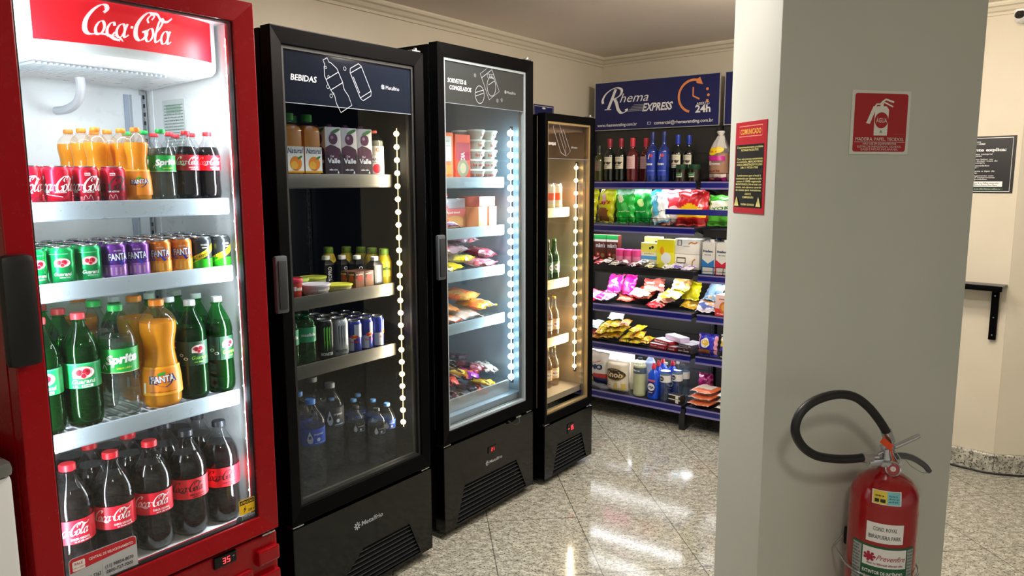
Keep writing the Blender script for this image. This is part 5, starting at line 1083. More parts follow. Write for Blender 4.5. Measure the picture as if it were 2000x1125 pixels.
def coffee(M, l, g):
    root = empty('coffee_jar', l, 'jar', M, g); b = MB(); b.lathe([(.030, 0), (.034, .004), (.032, .03), (.034, .075)], mat('241a10', .1, coat=.6), 24); b.obj('jar_body', root); b = MB(); b.lathe([(.035, .074), (.036, .076), (.036, .101), (.033, .103), (.001, .103)], mat('0e3a22', .4), 26); b.obj('jar_lid', root)
    b = MB(); S = srf_cyl(.0345, 0); b.rect(S, -.02, .028, .022, .055, mat('e8e8d8', .5), None, 6, 1, ); b.rect(S, -.018, .034, .020, .055, mat('2a6a34', .5), None, 6, 1); b.text(S, 'Nescafé', 0, .040, .010, W_, width=.03); b.obj('label', root); return root
B['cof'] = coffee
for u, d, l in ((-.118, .048, 'dark coffee jar with green lid in front of the blue-capped wine'), (-.038, .048, 'dark coffee jar with tilted green label at the shelf end')): put('cof', B['cof'], FM('gondola', u, d, z, (0, 0, -14)), l, 'coffee jars')
def bread(M, l, g, c1, c2):
    root = empty('bread_bag', l, 'bread', M, g); b = MB(); w, h, t = .115, .165, .11
    b.bbox(-w * .41, w * .41, .018, t - .012, .004, h, mat('c08048', .5), .02); b.obj('loaf', root)
    F = pack_fn(w * 1.08, .27, t * 1.15, .004, 3); n = 14; b = MB(); FILM = clear('bread_film', (.9, .88, .85), 1, .12, .16, (.9, .85, .8))
    def G_(x, y, sd, e=0):
        p = F(x, y, sd, e); k = 1 if y < .185 else max(.3, 1 - ((y - .185) / .085) * .7)
        return (p[0] * k, t / 2 + (p[1] * k if y < .18 else p[1] * k), p[2])
    for sd in (-1, 1):
        vs = [G_(w * 1.08 * (i / n - .5), .27 * j / n, sd, .004) for j in range(n + 1) for i in range(n + 1)]
        b.add(vs, [((j * (n + 1) + i), (j * (n + 1) + i + 1), ((j + 1) * (n + 1) + i + 1), ((j + 1) * (n + 1) + i))[::(1 if sd < 0 else -1)] for j in range(n) for i in range(n)], FILM)
    S = lambda x, y, e: G_(x, y, -1, e + .008)
    b.rect(S, -w * .5, .118, w * .5, .145, mat(c1, .4), None, 10, 2); b.rect(S, -w * .5, .0, w * .5, .022, mat(c1, .4), None, 10, 2); b.rect(S, -w * .5, .022, w * .5, .040, mat('f0e4d8', .4), None, 10, 2)
    WF = clear('white_film', (.9, .9, .88), 1, .15, .65, (.85, .84, .8)); b.rect(lambda x, y, e: G_(x, y, -1, .0065), -w * .52, .188, w * .52, .262, WF, .0065, 10, 6)
    b.ell(S, -.012, .172, .036, .022, mat('f0c818', .4)); b.ell(S, .025, .180, .026, .018, mat('f4d040', .4)); b.text(S, 'Pullman', -.01, .166, .016, mat('b03020', .5), bold=.02, width=.05); b.text(S, 'Artesano', 0, .095, .018, W_, bold=.02, width=.07); b.scribble(S, -.04, .04, .055, .01, mat(c2, .4), 2); b.ell(S, -.035, .105, .014, .014, mat('f0d8c0', .4))
    b.obj('wrapper', root); b = MB(); b.lathe([(.014, .255), (.010, .262), (.024, .285), (.018, .292)], mat('e8e4dc', .4), 12, cy=-t / 2 + .11, caps=False); b.obj('twisted_top', root); return root
bread(FM('gondola', .085, .06, z + .004, (0, 0, -6)), 'sliced bread bag with magenta band beside the coffee jars', 'bread bags', 'c02088', '7a3020'); bread(FM('gondola', .215, .065, z + .004, (0, 0, -6)), 'sliced bread bag with blue band beside the pillar edge', 'bread bags', '3a80b8', '7a3020'); bread(FM('gondola', .345, .065, z + .004, (0, 0, -6)), 'sliced bread bag hidden behind the pillar', 'bread bags', '3a80b8', '7a3020')
# --- shelf B: snack bags
z = 1.2135; G = 'snack bags on the second shelf'
def bagd(txt, tc, e1=None, col=None, k=1.0):
    def f(b, S, w, h):
        if e1: b.ell(S, *[q * s for q, s in zip(e1[:2], (w, h))], e1[2] * w, e1[3] * w, mat(col, .3), rot=.3, rings=4)
        if txt: b.text(S, txt, 0, h * .52, h * .16 * k, mat(tc, .4), bold=.03, width=w * .7, rot=.1)
        b.scribble(S, -w * .3, w * .3, h * .30, h * .035, mat(tc, .4), 1)
    return f
for i, (u, d, w, h, t, rx, ry, rz, base, pt, dc, l) in enumerate((
    (-.655, .045, .130, .205, .06, -6, 3, -8, 'e2e020', lambda u, v: '8a5a28' if v < .38 and .1 < u < .75 and v < .15 + .5 * (1 - abs(u - .4) * 2) else ('e8b8b0' if (u - .45) ** 2 + (v - .66) ** 2 < .03 else None), bagd('Lay\'s', 'c03028'), 'bright yellow crisp bag beside the slim cooler'),
    (-.79, .05, .130, .205, .06, -6, 3, -8, 'e2e020', None, bagd('Lay\'s', 'c03028'), 'yellow crisp bag hidden by the slim cooler edge'),
    (-.548, .075, .120, .200, .06, -4, 0, 10, '4a7a20', lambda u, v: 'a85a28' if abs(u - .5) < .26 and .15 < v < .8 else ('c8c858' if v > .85 else None), bagd('', 'f0e8d0'), 'green and brown crisp bag behind the yellow bag'),
    (-.500, .038, .130, .200, .055, -5, -3, 4, '1fb838', lambda u, v: 'b8f0c8' if v > .84 else ('e8f0c0' if (u - .3) ** 2 + (v - .72) ** 2 < .02 else None), bagd('', 'f0f8f0', (.05, .45, .16, .22), '60d870'), 'bright green snack bag, taller than its neighbours'),
    (-.410, .100, .130, .198, .055, -3, -2, -6, '18a840', lambda u, v: 'c8f0d0' if v > .88 else None, bagd('', 'f0f8f0', (.0, .6, .2, .2), 'e0f0a0'), 'second bright green snack bag behind the first'),
    (-.325, .028, .150, .190, .05, -18, -10, 14, '2aa8d8', lambda u, v: 'f0e8d8' if v < .42 else ('e86a78' if (u - .7) ** 2 + (v - .8) ** 2 < .015 else None), bagd('', '3a5a80', (0, .3, .2, .16), 'f8d8a0'), 'sky blue snack bag with cream foot'),
    (-.245, .026, .110, .180, .04, -20, -14, 6, '58bce0', lambda u, v: 'f0f4f0' if u > .45 or v < .2 else None, bagd('', '4a6a90'), 'pale blue and white snack bag leaning on the red ones'),
    (-.190, .060, .180, .185, .05, -14, 0, 2, 'd83040', lambda u, v: 'f0ece8' if v < .45 else ('e87880' if v > .86 else None), bagd('', 'f8e0e0', (0, .42, .2, .14), 'f0d0d0'), 'red and white snack bag in the middle of the shelf'),
    (-.215, .110, .190, .196, .05, -8, 0, 5, 'e05060', lambda u, v: 'f0a0a8' if v > .7 else None, bagd('', 'f8e0e0'), 'pinkish red bag standing behind the red and white one'),
    (-.062, .045, .185, .190, .05, -12, 0, 0, 'd81c20', lambda u, v: 'f2c418' if .22 < v < .52 + .16 * (1 - abs(u - .45) * 3) else ('a01014' if v < .15 else None), bagd('', '7a2010'), 'red bag with a yellow sunburst'),
    (-.105, .12, .180, .196, .05, -6, 0, 3, 'c01820', lambda u, v: 'e85058' if v > .8 else None, bagd('', 'f8e0e0'), 'dark red bag behind the sunburst bag'),
    (.120, .085, .185, .165, .05, -8, 0, -4, '58b838', lambda u, v: '3a9a28' if v > .86 else ('f0f2d8' if v > .35 and abs(u - .5) < .42 else None), bagd('YOKI', '2a7a28', (.1, .4, .12, .08), '303030'), 'green and cream popcorn bag beside the pillar'),
    (.30, .085, .185, .165, .05, -8, 0, -4, '58b838', None, bagd('YOKI', 'f0f2d8'), 'green popcorn bag hidden behind the pillar'))):
    soft(FM('gondola', u, d + .022, z + .018 + abs(sin(R(ry))) * w / 2, (rx, ry, rz)), 'snack_bag', l, 'bag', G, w, h, t, base, pt, dc, wr=.005, seed=100 + i, n=20)
for i in range(0, 3, 2): soft(FM('gondola', -.20 + .062 * i, .018, z + .012, (-80, 0, 8 * (i % 3) - 8)), 'snack_packet', f'small dark red packet lying at the front under the bags, {["first", "second", "third", "fourth", "fifth", "sixth"][i]} one', 'packet', G, .055, .035, .014, '8a1a18', pt_mix(i, ['8a1a18', 'c04838', '3a1210', 'c89868']), wr=.002, seed=i, n=10)
# --- shelf C
z = .9515; G = 'sweets on the third shelf'
def d_mm(b, S, w, h):
    b.rect(S, -w * .5, h * .84, w * .5, h, mat('1c9a48', .4)); b.rect(S, -w * .5, h * .76, w * .5, h * .84, mat('e8e0d8', .4)); b.text(S, "m&m's", 0, h * .54, h * .24, mat('101010', .5), bold=.07, width=w * .86); b.text(S, "m&m's", 0, h * .55, h * .22, W_, bold=.02, width=w * .80)
    b.ell(S, -w * .2, h * .30, w * .16, w * .16, mat('c83a28', .3)); b.ell(S, w * .2, h * .26, w * .18, w * .18, mat('9a7048', .3)); b.ell(S, -w * .2, h * .30, w * .06, w * .07, W_)
for i, u in enumerate((-.81, -.721, -.632)): box_pack(FM('gondola', u, .125, z), 'chocolate_box', ['brown m&m chocolate box hidden behind the slim cooler', 'brown chocolate box with green top, beside the slim cooler', 'brown chocolate box with green top, next to the pink jars'][i], 'box', G, .086, .05, .185, '5a281c', d_mm)
for i in range(3):
    r = empty('candy_jar', ['first pink lidded candy jar beside the brown boxes', 'middle pink lidded candy jar', 'third pink lidded candy jar beside the yellow boxes'][i], 'jar', FM('gondola', -.556 + .0595 * i, .100, z), G); b = MB(); b.lathe([(.025, 0), (.028, .004), (.028, .06)], mat('e888b0', .35), 22); b.obj('jar_body', r); b = MB(); b.lathe([(.030, .058), (.030, .098), (.027, .102), (.001, .102)], mat('e84890', .35), 22, lambda z_, a: .965 + .012 * cos(18 * a)); b.obj('jar_lid', r)
def d_yel(b, S, w, h): b.rect(S, -w * .5, h * .60, w * .5, h * .98, mat('f0e860', .4)); b.ell(S, w * .2, h * .82, w * .08, h * .06, mat('303840', .4)); b.ell(S, w * .05, h * .78, w * .06, h * .06, mat('303840', .4)); b.rect(S, -w * .5, h * .30, w * .5, h * .45, mat('58a8e0', .4)); b.scribble(S, -w * .3, w * .3, h * .52, h * .05, mat('a8a020', .5), 1); b.scribble(S, -w * .3, w * .3, h * .12, h * .06, mat('c07860', .5), 2)
box_pack(FM('gondola', -.349, .100, z), 'biscuit_box', 'pale yellow box with blue stripe beside the pink jars', 'box', G, .115, .04, .150, 'f4f0d8', d_yel); box_pack(FM('gondola', -.349, .145, z), 'biscuit_box', 'taller pale yellow box behind the blue striped one', 'box', G, .115, .04, .186, 'f0eca0', d_yel)
def d_yel2(b, S, w, h): b.rect(S, -w * .5, h * .55, w * .5, h * .95, mat('f0e010', .4)); b.ell(S, w * .05, h * .35, w * .3, h * .2, mat('e8f0f0', .4)); b.ell(S, -w * .2, h * .6, w * .12, h * .14, mat('e89820', .4))
box_pack(FM('gondola', -.231, .085, z), 'cereal_box', 'bright yellow box leaning beside the white boxes', 'box', G, .115, .045, .178, 'ece840', d_yel2)
def d_wh(b, S, w, h):
    frame_ring(b, *[0] * 8, 0, 0, W_) if 0 else None
    for x0, y0, x1, y1 in ((-.40, .55, -.22, .93), ): b.rect(S, w * x0, h * y0, w * x1, h * y1, mat('3a3228', .5)); b.rect(S, w * (x0 + .03), h * (y0 + .04), w * (x1 - .03), h * (y1 - .04), mat('f4f0e4', .5))
    b.ribbon(S, [(w * .05, h * .66), (w * .16, h * .78), (w * .3, h * .72), (w * .40, h * .82)], .008, mat('d88830', .5)); b.scribble(S, -w * .15, w * .1, h * .5, h * .05, mat('808080', .5), 2)
def d_wh2(b, S, w, h): b.rect(S, -w * .42, h * .38, -w * .05, h * .78, mat('3a3228', .5)); b.rect(S, -w * .39, h * .45, -w * .08, h * .71, mat('f0ecd8', .5)); b.ribbon(S, [(w * .22, h * .2), (w * .24, h * .55), (w * .34, h * .70)], .008, mat('c08028', .5))
box_pack(FM('gondola', -.091, .095, z), 'tea_box', 'white box, lower of the two with outlined rectangles', 'box', G, .160, .08, .092, 'f6f2e4', d_wh2); box_pack(FM('gondola', -.091, .095, z + .0935), 'tea_box', 'white box, upper of the two with outlined rectangles', 'box', G, .160, .08, .092, 'f6f2e6', d_wh)
CC = [['c83038', 'e05860', '7a1820'], ['e8e4d8', '5a4030', 'b8a888'], ['3a2018', '8a5a48', 'e8d8d0'], ['e8e8e0', '404040', 'c8c8c0'], ['d8c8e8', '6a50a0', 'f0e8f0'], ['e0e0b8', 'b8a040', '505050']]
CN = ['red', 'cream and brown', 'dark brown', 'white and black', 'lilac', 'pale yellow']
for i in range(13):
    k = [0, 0, 0, 1, 1, 2, 2, 3, 5, 3, 3, 4, 4][i]; u = -.80 + .062 * i
    soft(FM('gondola', u, .012 + .006 * (i % 2), z + .010, (-76, 0, (i * 47) % 40 - 20)), 'candy_packet', f'{CN[k]} candy packet lying at the shelf front, {["first", "second", "third"][[0, 1, 2, 0, 1, 0, 1, 0, 0, 1, 2, 0, 1][i]]} of its colour', 'packet', G, .066, .058, .016, CC[k][0], pt_mix(i + 200, CC[k]), wr=.002, seed=i + 50, n=10)
def d_milk(c, nm):
    def f(b, S, w, h):
        b.poly(S, [(-w * .5, 0), (w * .5, 0), (w * .5, h * .48), (0, h * .34), (-w * .5, h * .48)], mat(c, .4)); b.rect(S, -w * .42, h * .02, w * .42, h * .22, mat('d8d8d0', .4)); b.text(S, 'Italac', 0, h * .70, h * .10, mat('203058', .5), bold=.04, width=w * .8); b.scribble(S, -w * .3, w * .3, h * .60, h * .04, mat('606878', .5), 1)
    return f
def milk(u, d, c, capc, l, zz=.9365):
    r = empty('milk_carton', l, 'carton', FM('gondola', u, d, zz, (0, 0, -4)), 'milk cartons'); w, h, t = .078, .190, .07; b = MB(); b.bbox(-w / 2, w / 2, 0, t, 0, h, mat('e4e4de', .4), .002); d_milk(c, '')(b, lambda x, y, e: (x, -e, y), w, h); d_milk(c, '')(b, lambda x, y, e: (-w / 2 - e, t / 2 - x, y), t, h)
    b.add([(-w / 2, 0, h - .002), (w / 2, 0, h - .002), (w / 2, t, h + .012), (-w / 2, t, h + .012), (-w / 2, t, h - .002), (w / 2, t, h - .002)], [(0, 1, 2, 3), (3, 2, 5, 4), (0, 3, 4), (1, 5, 2)], mat('e8e8e4', .4)); b.obj('carton', r, smooth=False); b = MB(); b.lathe([(.015, h + .002), (.015, h + .018), (.013, h + .020), (.001, h + .020)], mat(capc, .4), 18, cx=.012, cy=.028); b.obj('cap', r)
milk(.066, .045, '2a78c0', 'e8e8e4', 'milk carton with blue band beside the white boxes'); milk(.152, .045, 'c82840', 'e8e8e4', 'milk carton with red band beside the blue one'); milk(.238, .045, 'e8b0a8', 'e05858', 'pink milk carton at the pillar edge'); milk(.072, .125, '2a78c0', '2a70b8', 'milk carton with blue cap behind the blue-banded one'); milk(.162, .125, '2a78c0', '2a70b8', 'milk carton with blue cap behind the red-banded one')
# --- shelf D
z = .6955; G = 'packets on the fourth shelf'
PK = [
 (-.765, .05, 0, .12, .12, .035, -70, 5, ['d81850', 'f080a0', 'f0e0e8'], 'crimson and white packet beside the slim cooler'), (-.66, .04, 0, .13, .11, .035, -74, -12, ['e8d0e0', 'e83088', 'f4e8f0'], 'pale pink packet at the shelf front'),
 (-.60, .10, .03, .10, .12, .04, -40, 12, ['f040a0', 'e82090', 'f8a0c8'], 'hot pink bag leaning, lower one'), (-.535, .11, .045, .12, .12, .04, -22, -18, ['f03898', 'f870b8', 'e01888'], 'hot pink bag standing highest on the shelf'),
 (-.49, .05, 0, .13, .12, .04, -72, 18, ['e05038', 'f09070', 'c83020'], 'orange red bag beside the pink ones, lower'), (-.42, .08, .03, .15, .13, .04, -66, -10, ['e86048', 'f0a880', 'd84030'], 'large orange red bag on top of its pile'),
 (-.385, .04, 0, .13, .10, .03, -76, 8, ['f0e0d0', 'e8b0a0', 'f0e8d8'], 'cream and pink packet at the front'), (-.31, .10, .02, .13, .11, .03, -60, 24, ['e07868', 'f0c0b0', 'd85048'], 'salmon packet pointing away from the pile'),
 (-.275, .035, 0, .12, .09, .03, -76, -8, ['d02830', 'f0d0c0', 'b81820'], 'red packet at the front of the middle'), (-.21, .06, .012, .12, .11, .03, -70, 14, ['f0d8c8', 'd8c0e0', 'e89888'], 'pastel packet between the red and yellow ones'),
 (-.175, .035, 0, .13, .10, .035, -72, -6, ['e8e420', 'f0f0d0', 'c8c818'], 'yellow packet at the shelf front'), (-.125, .09, .03, .12, .12, .04, -54, 10, ['b89050', 'e0c8a0', '8a6030'], 'beige and brown packet under the yellow one'),
 (-.085, .12, .055, .12, .10, .03, -25, -4, ['f0e818', 'f4ee30', 'd8c810'], 'plain yellow packet standing on the pile'), (-.05, .05, 0, .15, .11, .04, -70, 4, ['b89020', 'e0c840', '6a5018'], 'gold packet at the end of the left unit'),
 (.060, .05, 0, .12, .11, .035, -66, 10, ['c8c0c8', '4a5a90', 'd8a068'], 'white and blue packet beside the unit joint'), (.065, .12, .03, .11, .12, .04, -50, -4, ['90b0c8', 'e0d8c0', '5a80a8'], 'light blue packet behind it')]
for i, (u, d, dz, w, h, t, rx, rz, cols, l) in enumerate(PK): soft(FM('gondola', u, d, z + dz + t * .5, (rx, 0, rz)), 'cookie_packet', l, 'packet', G, w, h, t, cols[0], pt_mix(300 + i, cols), wr=.004, seed=300 + i, n=16)
def d_pan(b, S, w, h): b.rect(S, -w * .5, 0, w * .5, h * .35, mat('e04038', .4)); b.ell(S, 0, h * .42, w * .28, h * .28, mat('c87838', .4)); b.ell(S, 0, h * .42, w * .18, h * .18, mat('e8a050', .4)); b.scribble(S, -w * .3, w * .3, h * .78, h * .07, mat('803030', .5), 1); b.scribble(S, -w * .4, w * .4, h * .08, h * .06, W_, 2)
box_pack(FM('gondola', .185, .03, z, (0, 0, -4)), 'panettone_box', 'pink and red cake box beside the pillar edge', 'box', G, .12, .10, .125, 'ecc8c0', d_pan, d_pan)
# --- shelf E
z = .4395; G = 'biscuits on the fifth shelf'
YE = ['f0dc18', 'f4e850', 'e0a818', 'c89040']
k = 0
for j in range(3):
    for i in range(6 - j):
        u = -.71 + .072 * i + .03 * j; cols = YE if (i + j) % 4 else (['d8a030', 'b07030', 'e8c870'] if i < 3 else YE)
        soft(FM('gondola', u, .05 + .01 * j, z + .016 + .028 * j, (-84, 0, (k * 31) % 24 - 12 + 8)), 'yellow_biscuit_packet', f'yellow biscuit packet, {["bottom", "middle", "top"][j]} layer, place {["one", "two", "three", "four", "five", "six"][i]} from the slim cooler', 'packet', G, .068, .12, .028, cols[0], pt_mix(400 + k, cols), wr=.002, seed=400 + k, n=12); k += 1
for i, (u, d, dz, cols, l) in enumerate(((-.79, .06, 0, ['c81840', 'e05878', 'f0d0d8'], 'crimson packet beside the slim cooler on the fifth shelf'), (-.77, .10, .035, ['d8e8e8', 'a8c8d8', 'f0f0f0'], 'white packet lying on the crimson one'), (-.60, .13, .075, ['e8e8e0', 'd0d0c8', 'f0f0e8'], 'white packet peeping over the yellow ones'))): soft(FM('gondola', u, d, z + dz + .018, (-78, 0, 10 * i)), 'biscuit_packet', l, 'packet', G, .10, .12, .035, cols[0], pt_mix(440 + i, cols), wr=.003, seed=440 + i, n=12)
def bonbon(u, d, dz, rz, w, dd, h, side, top, l):
    r = MB(); r.bbox(-w / 2, w / 2, 0, dd, 0, h, mat(side, .35), .0015); r.rect(lambda x, y, e: (x, y, h + e), -w / 2 + .002, .002, w / 2 - .002, dd - .002, mat(top, .4)); r.scribble(lambda x, y, e: (x, -e, y), -w * .42, w * .42, h * .3, h * .4, mat('f0d0d0', .5), 1); r.scribble(lambda x, y, e: (x, y, h + e), -w * .4, w * .3, dd * .5, dd * .12, mat('a0a8c8', .5), 3)
    tag(r.obj('bonbon_box', M=FM('gondola', u, d, z + dz, (0, 0, rz))), l, 'box', G)
bonbon(-.250, .05, 0, -8, .125, .11, .028, 'b02030', 'd8e4ea', 'flat red-sided box with pale top beside the yellow packets'); bonbon(-.235, .07, .029, -24, .150, .08, .024, 'a82030', 'e8e4ea', 'flat box with white top stacked askew on the red one'); bonbon(-.148, .034, 0, -8, .060, .13, .0275, '8c1820', 'c8ccd8', 'small dark red box at the shelf front'); bonbon(-.165, .085, .055, -30, .160, .07, .030, 'd0c0dc', 'f0ecf0', 'lilac and white box on top of the stack'); bonbon(-.060, .034, 0, -8, .105, .15, .030, '38343c', 'c8c4a8', 'black and cream flat box beside the unit joint'); bonbon(-.060, .040, .031, -14, .100, .14, .022, '484458', 'd8d4dc', 'grey and cream flat box lying on the black one')
soft(FM('gondola', .083, .045, z + .012, (-6, 0, -4)), 'cookie_bag', 'blue cookie bag with yellow heart, beside the unit joint', 'bag', G, .125, .115, .06, '2a2ab0', lambda u, v: 'e8a0b8' if u < .12 or (u > .88) else ('b06838' if v < .30 and u < .7 else None), lambda b, S, w, h: (b.ell(S, -.008, h * .60, .030, .030, W_), b.ell(S, -.016, h * .63, .015, .015, mat('f0c030', .4)), b.ell(S, .002, h * .63, .015, .015, mat('f0c030', .4)), b.poly(S, [(-.028, h * .60), (.014, h * .60), (-.007, h * .36)], mat('f0c030', .4))), wr=.003, seed=7)
soft(FM('gondola', .212, .045, z + .012, (-6, 0, -4)), 'cookie_bag', 'dark cookie bag with white lettering beside the pillar edge', 'bag', G, .11, .12, .06, 'f0e8e0', pt_mix(9, ['20203a', 'f0ece0', 'e8d040', '2a2ab0']), None, wr=.003, seed=8)
# --- base shelf
z = .1505; G = 'household goods on the base shelf'
def F_(u, d, rz=0): return FM('gondola', u, d - .114, z, (0, 0, rz))
def d_omo(b, S, w, h):
    b.ribbon(S, [(-w * .4, h * .8), (-w * .1, h * .7), (w * .3, h * .78)], .004, mat('c04030', .5)); b.text(S, 'OMO', 0, h * .50, h * .22, mat('1c3070', .4), bold=.05, width=w * .75, shear=.15)
soft(lift(F_(-.655, .10, -8), .018), 'detergent_bag', 'white washing powder bag with dark blue letters beside the slim cooler', 'bag', G, .20, .205, .075, 'e8e4e0', lambda u, v: 'c83028' if .22 < v < .36 and u > .5 else ('1c2a68' if v < .30 and u > .45 else ('e8d828' if v < .18 and u < .6 else ('e8e4e0'))), d_omo, wr=.004, seed=11, n=22)
tr = empty('paper_towel_pack', 'cream Snob paper towel pack, two rolls upright', 'paper towels', F_(-.477, .075, -4), G)
b = MB(); F2 = pack_fn(.16, .195, .10, .0015, 5, round_=.15)
CREAM = mat('ece2cc', .35, coat=.3); n = 18
for sd in (-1, 1): b.add([F2(.16 * (i / n - .5), .195 * j / n, sd) for j in range(n + 1) for i in range(n + 1)], [((j * (n + 1) + i), (j * (n + 1) + i + 1), ((j + 1) * (n + 1) + i + 1), ((j + 1) * (n + 1) + i))[::(1 if sd < 0 else -1)] for j in range(n) for i in range(n)], CREAM)
S = lambda x, y, e: F2(x, y, -1, e * 3 + .002)
b.ell(S, 0, .115, .076, .040, mat('a08850', .4), None, 28, 6); b.ell(S, 0, .117, .074, .036, mat('33261c', .4), None, 28, 6); b.text(S, 'Snob', 0, .098, .052, mat('f0d8a8', .4), bold=.03, width=.125); b.text(S, 'Papel Toalha', 0, .142, .010, mat('f0d8a8', .4), width=.06); b.rect(S, .0, .02, .075, .06, mat('d8c060', .4), None, 6, 1); b.rect(S, .025, .0, .05, .075, mat('f0e8d0', .4), None, 3, 3); b.scribble(S, -.07, -.02, .04, .008, mat('80704a', .5), 1); b.obj('pack', tr, ang=60)
box_pack(F_(-.385, .135, 0), 'paper_towel_pack', 'second cream and brown paper towel pack behind the bottle', 'paper towels', G, .085, .09, .185, 'e8e0c8', lambda b, S, w, h: (b.rect(S, w * .0, h * .02, w * .45, h * .82, mat('3a2c20', .4)), b.scribble(S, w * .1, w * .4, h * .4, h * .1, mat('f0e0c0', .5), 1)), b_=.008)
box_pack(F_(-.64, .25, 0), 'napkin_pack', 'tall white pack with grey marks standing behind the towels', 'pack', G, .30, .08, .245, 'f2f0f0', lambda b, S, w, h: [b.ell(S, w * x, h * y, .012, .006, mat('a8a8b8', .5), rot=-.4) for x, y in ((-.2, .9), (.1, .86), (.2, .6), (.35, .9))], b_=.012)
B['wp_'] = lambda M, l, g: bottle(M, 'coconut_water_bottle', l, g, .245, .042, 'water', clear('milky_plastic', (.9, .92, .85), .8, .1, .2, (.85, .88, .75)), mat('dde0b0', .35, trans=.3), .80, '3a4a60', (.60, .76, '4a5a68'), lambda b, S, h, r: b.scribble(S, -.8 * r, .8 * r, h * .4, h * .25, W_, 1))
put('wp_', B['wp_'], F_(-.312, .052, -10), 'pale yellow-green bottle with grey neck label, beside the towels', G)
def veja(M, l, g):
    root = empty('cleaner_bottle', l, 'bottle', M, g); b = MB(); BLU = mat('1550d8', .3, coat=.3)
    def sq(z_, a): return 1 / (abs(sin(a)) ** 3 + abs(cos(a) * 1.35) ** 3) ** (1 / 3)
    b.lathe([(.001, 0), (.034, 0), (.037, .005), (.036, .13), (.032, .155), (.018, .178), (.012, .185), (.012, .192)], BLU, 28, sq); b.obj('bottle_body', root, ang=60); b = MB(); b.lathe([(.0135, .190), (.0135, .205), (.010, .210), (.007, .224), (.001, .225)], mat('d82838', .4), 20); b.obj('cap', root)
    b = MB(); S = lambda x, y, e: (x, -.0295 - e + x * x * 6, y); b.ell(S, 0, .070, .031, .048, mat('1a2070', .4), None, 24, 4); b.rect(S, -.028, .112, .028, .125, mat('c06088', .4), None, 6, 1); b.ell(S, 0, .078, .026, .024, W_, None, 20, 3); b.text(S, 'VEJA', 0, .070, .020, mat('1a2070', .4), bold=.05, width=.042); b.scribble(S, -.018, .018, .042, .006, W_, 1); b.obj('label', root); return root
B['veja'] = veja
for i, (u, d) in enumerate(((-.213, .045), (-.222, .126), (-.158, .195), (-.232, .21))): put('veja', B['veja'], F_(u, d, -8), f'blue multi-purpose cleaner bottle with red cap, {["at the front", "behind the front one", "behind the clear bottles", "deepest of the four"][i]}', G)
B['alc'] = lambda M, l, g: bottle(M, 'clear_household_bottle', l, g, .240, .034, 'water', PET, LIQ_W, .78, 'd8e0e8', (.50, .68, 'e0e0dc'), lambda b, S, h, r: (b.ell(S, -.2 * r, h * .5, .5 * r, h * .35, mat('30302c', .4)), b.text(S, 'Bom', -.2 * r, h * .4, h * .3, W_, bold=.03, width=.6 * r)))
for i, (u, d) in enumerate(((-.135, .048), (-.088, .116), (-.078, .195))): put('alc', B['alc'], F_(u, d, -10), f'clear household bottle, {["at the front beside the blue cleaner", "second, behind the front one", "third and deepest"][i]}', G)
B['blu'] = lambda M, l, g: bottle(M, 'blue_cap_household_bottle', l, g, .245, .034, 'water', clear('white_plastic_b', (.7, .8, .95), .8, .1, .5, (.8, .88, .98)), mat('c8dcf4', .4), .78, '2a68c8', None)
put('blu', B['blu'], F_(-.302, .175), 'tall pale bottle with blue cap behind the coconut water', G)
for i in range(2): box_pack(lift(F_(-.062, .022, -10), .0265 * i), 'soap_box', f'small black and white soap box, {["lower", "upper"][i]} of two at the unit joint', 'box', G, .085, .05, .026, '2a241e', lambda b, S, w, h: (b.rect(S, w * .1, h * .1, w * .35, h * .9, mat('f0e8d8', .4)), b.rect(S, -w * .5, h * .8, w * .5, h, mat('f0ece0', .4))))
soft(lift(F_(.045, .245, -4), .018), 'sponge_pack', 'magenta pack standing behind the stacked packets', 'pack', G, .10, .13, .07, 'b01870', pt_mix(5, ['b01870', 'd03890', '8a1058']), None, wr=.003, seed=12, n=14)
for i in range(3): soft(lift(F_(.085 + .006 * i, .035 + .004 * i, -6), .020 + .036 * i), 'sugar_packet', f'orange and white packet, {["bottom", "middle", "top"][i]} of the stack beside the unit joint', 'packet', G, .14, .15, .036, 'f0e4d8', lambda u, v: 'e07850' if v < .25 or u > .85 else None, None, wr=.002, seed=20 + i, n=14).matrix_world = lift(FM('gondola', .09 + .006 * i, -.09 + .004 * i, z, (-90, 0, -6)), .020 + .0385 * i)
for i in range(3): soft(F_(.2, .05), 'rice_packet', f'pale green and white packet, {["bottom", "middle", "top"][i]} of the stack by the pillar', 'packet', G, .13, .16, .036, 'e4ece4', pt_mix(3 + i, ['e4ece4', 'b8dcd0', 'f0f0e8', 'f0d0c0']), None, wr=.002, seed=30 + i, n=14).matrix_world = lift(FM('gondola', .262 + .004 * i, -.085, z, (-90, 0, 4)), .020 + .038 * i)

# ================================================================ pillar: extinguisher, signs
ex = empty('fire_extinguisher', 'red wall-hung water fire extinguisher with looped black hose on the pillar', 'fire extinguisher', FM('pillar', .287, -.125, .082))
zo = .082; ER = mat('96060c', .22, coat=.5); r = .086
b = MB(); b.lathe([(.060, 0), (.075, .002), (r * .97, .015), (r, .035), (r, .540), (r * .99, .546), (r * .995, .560), (r * .975, .580), (r * .90, .600), (r * .75, .617), (r * .52, .630), (r * .32, .637), (.022, .643), (.020, .655)], ER, 56); b.obj('cylinder', ex, ang=50)
b = MB(); a0 = R(-36); S = srf_cyl(r + .0006, 0, a0)
b.rect(S, -.046, .468, .046, .522, mat('e8e8e4', .5), .0002, 16, 1); b.text(S, 'COND. ROYAL', 0, .501, .015, mat('303438', .5), bold=.01, width=.058); b.text(S, 'IBIRAPUERA PARK', 0, .479, .015, mat('303438', .5), bold=.01, width=.080); b.obj('name_sticker', ex)
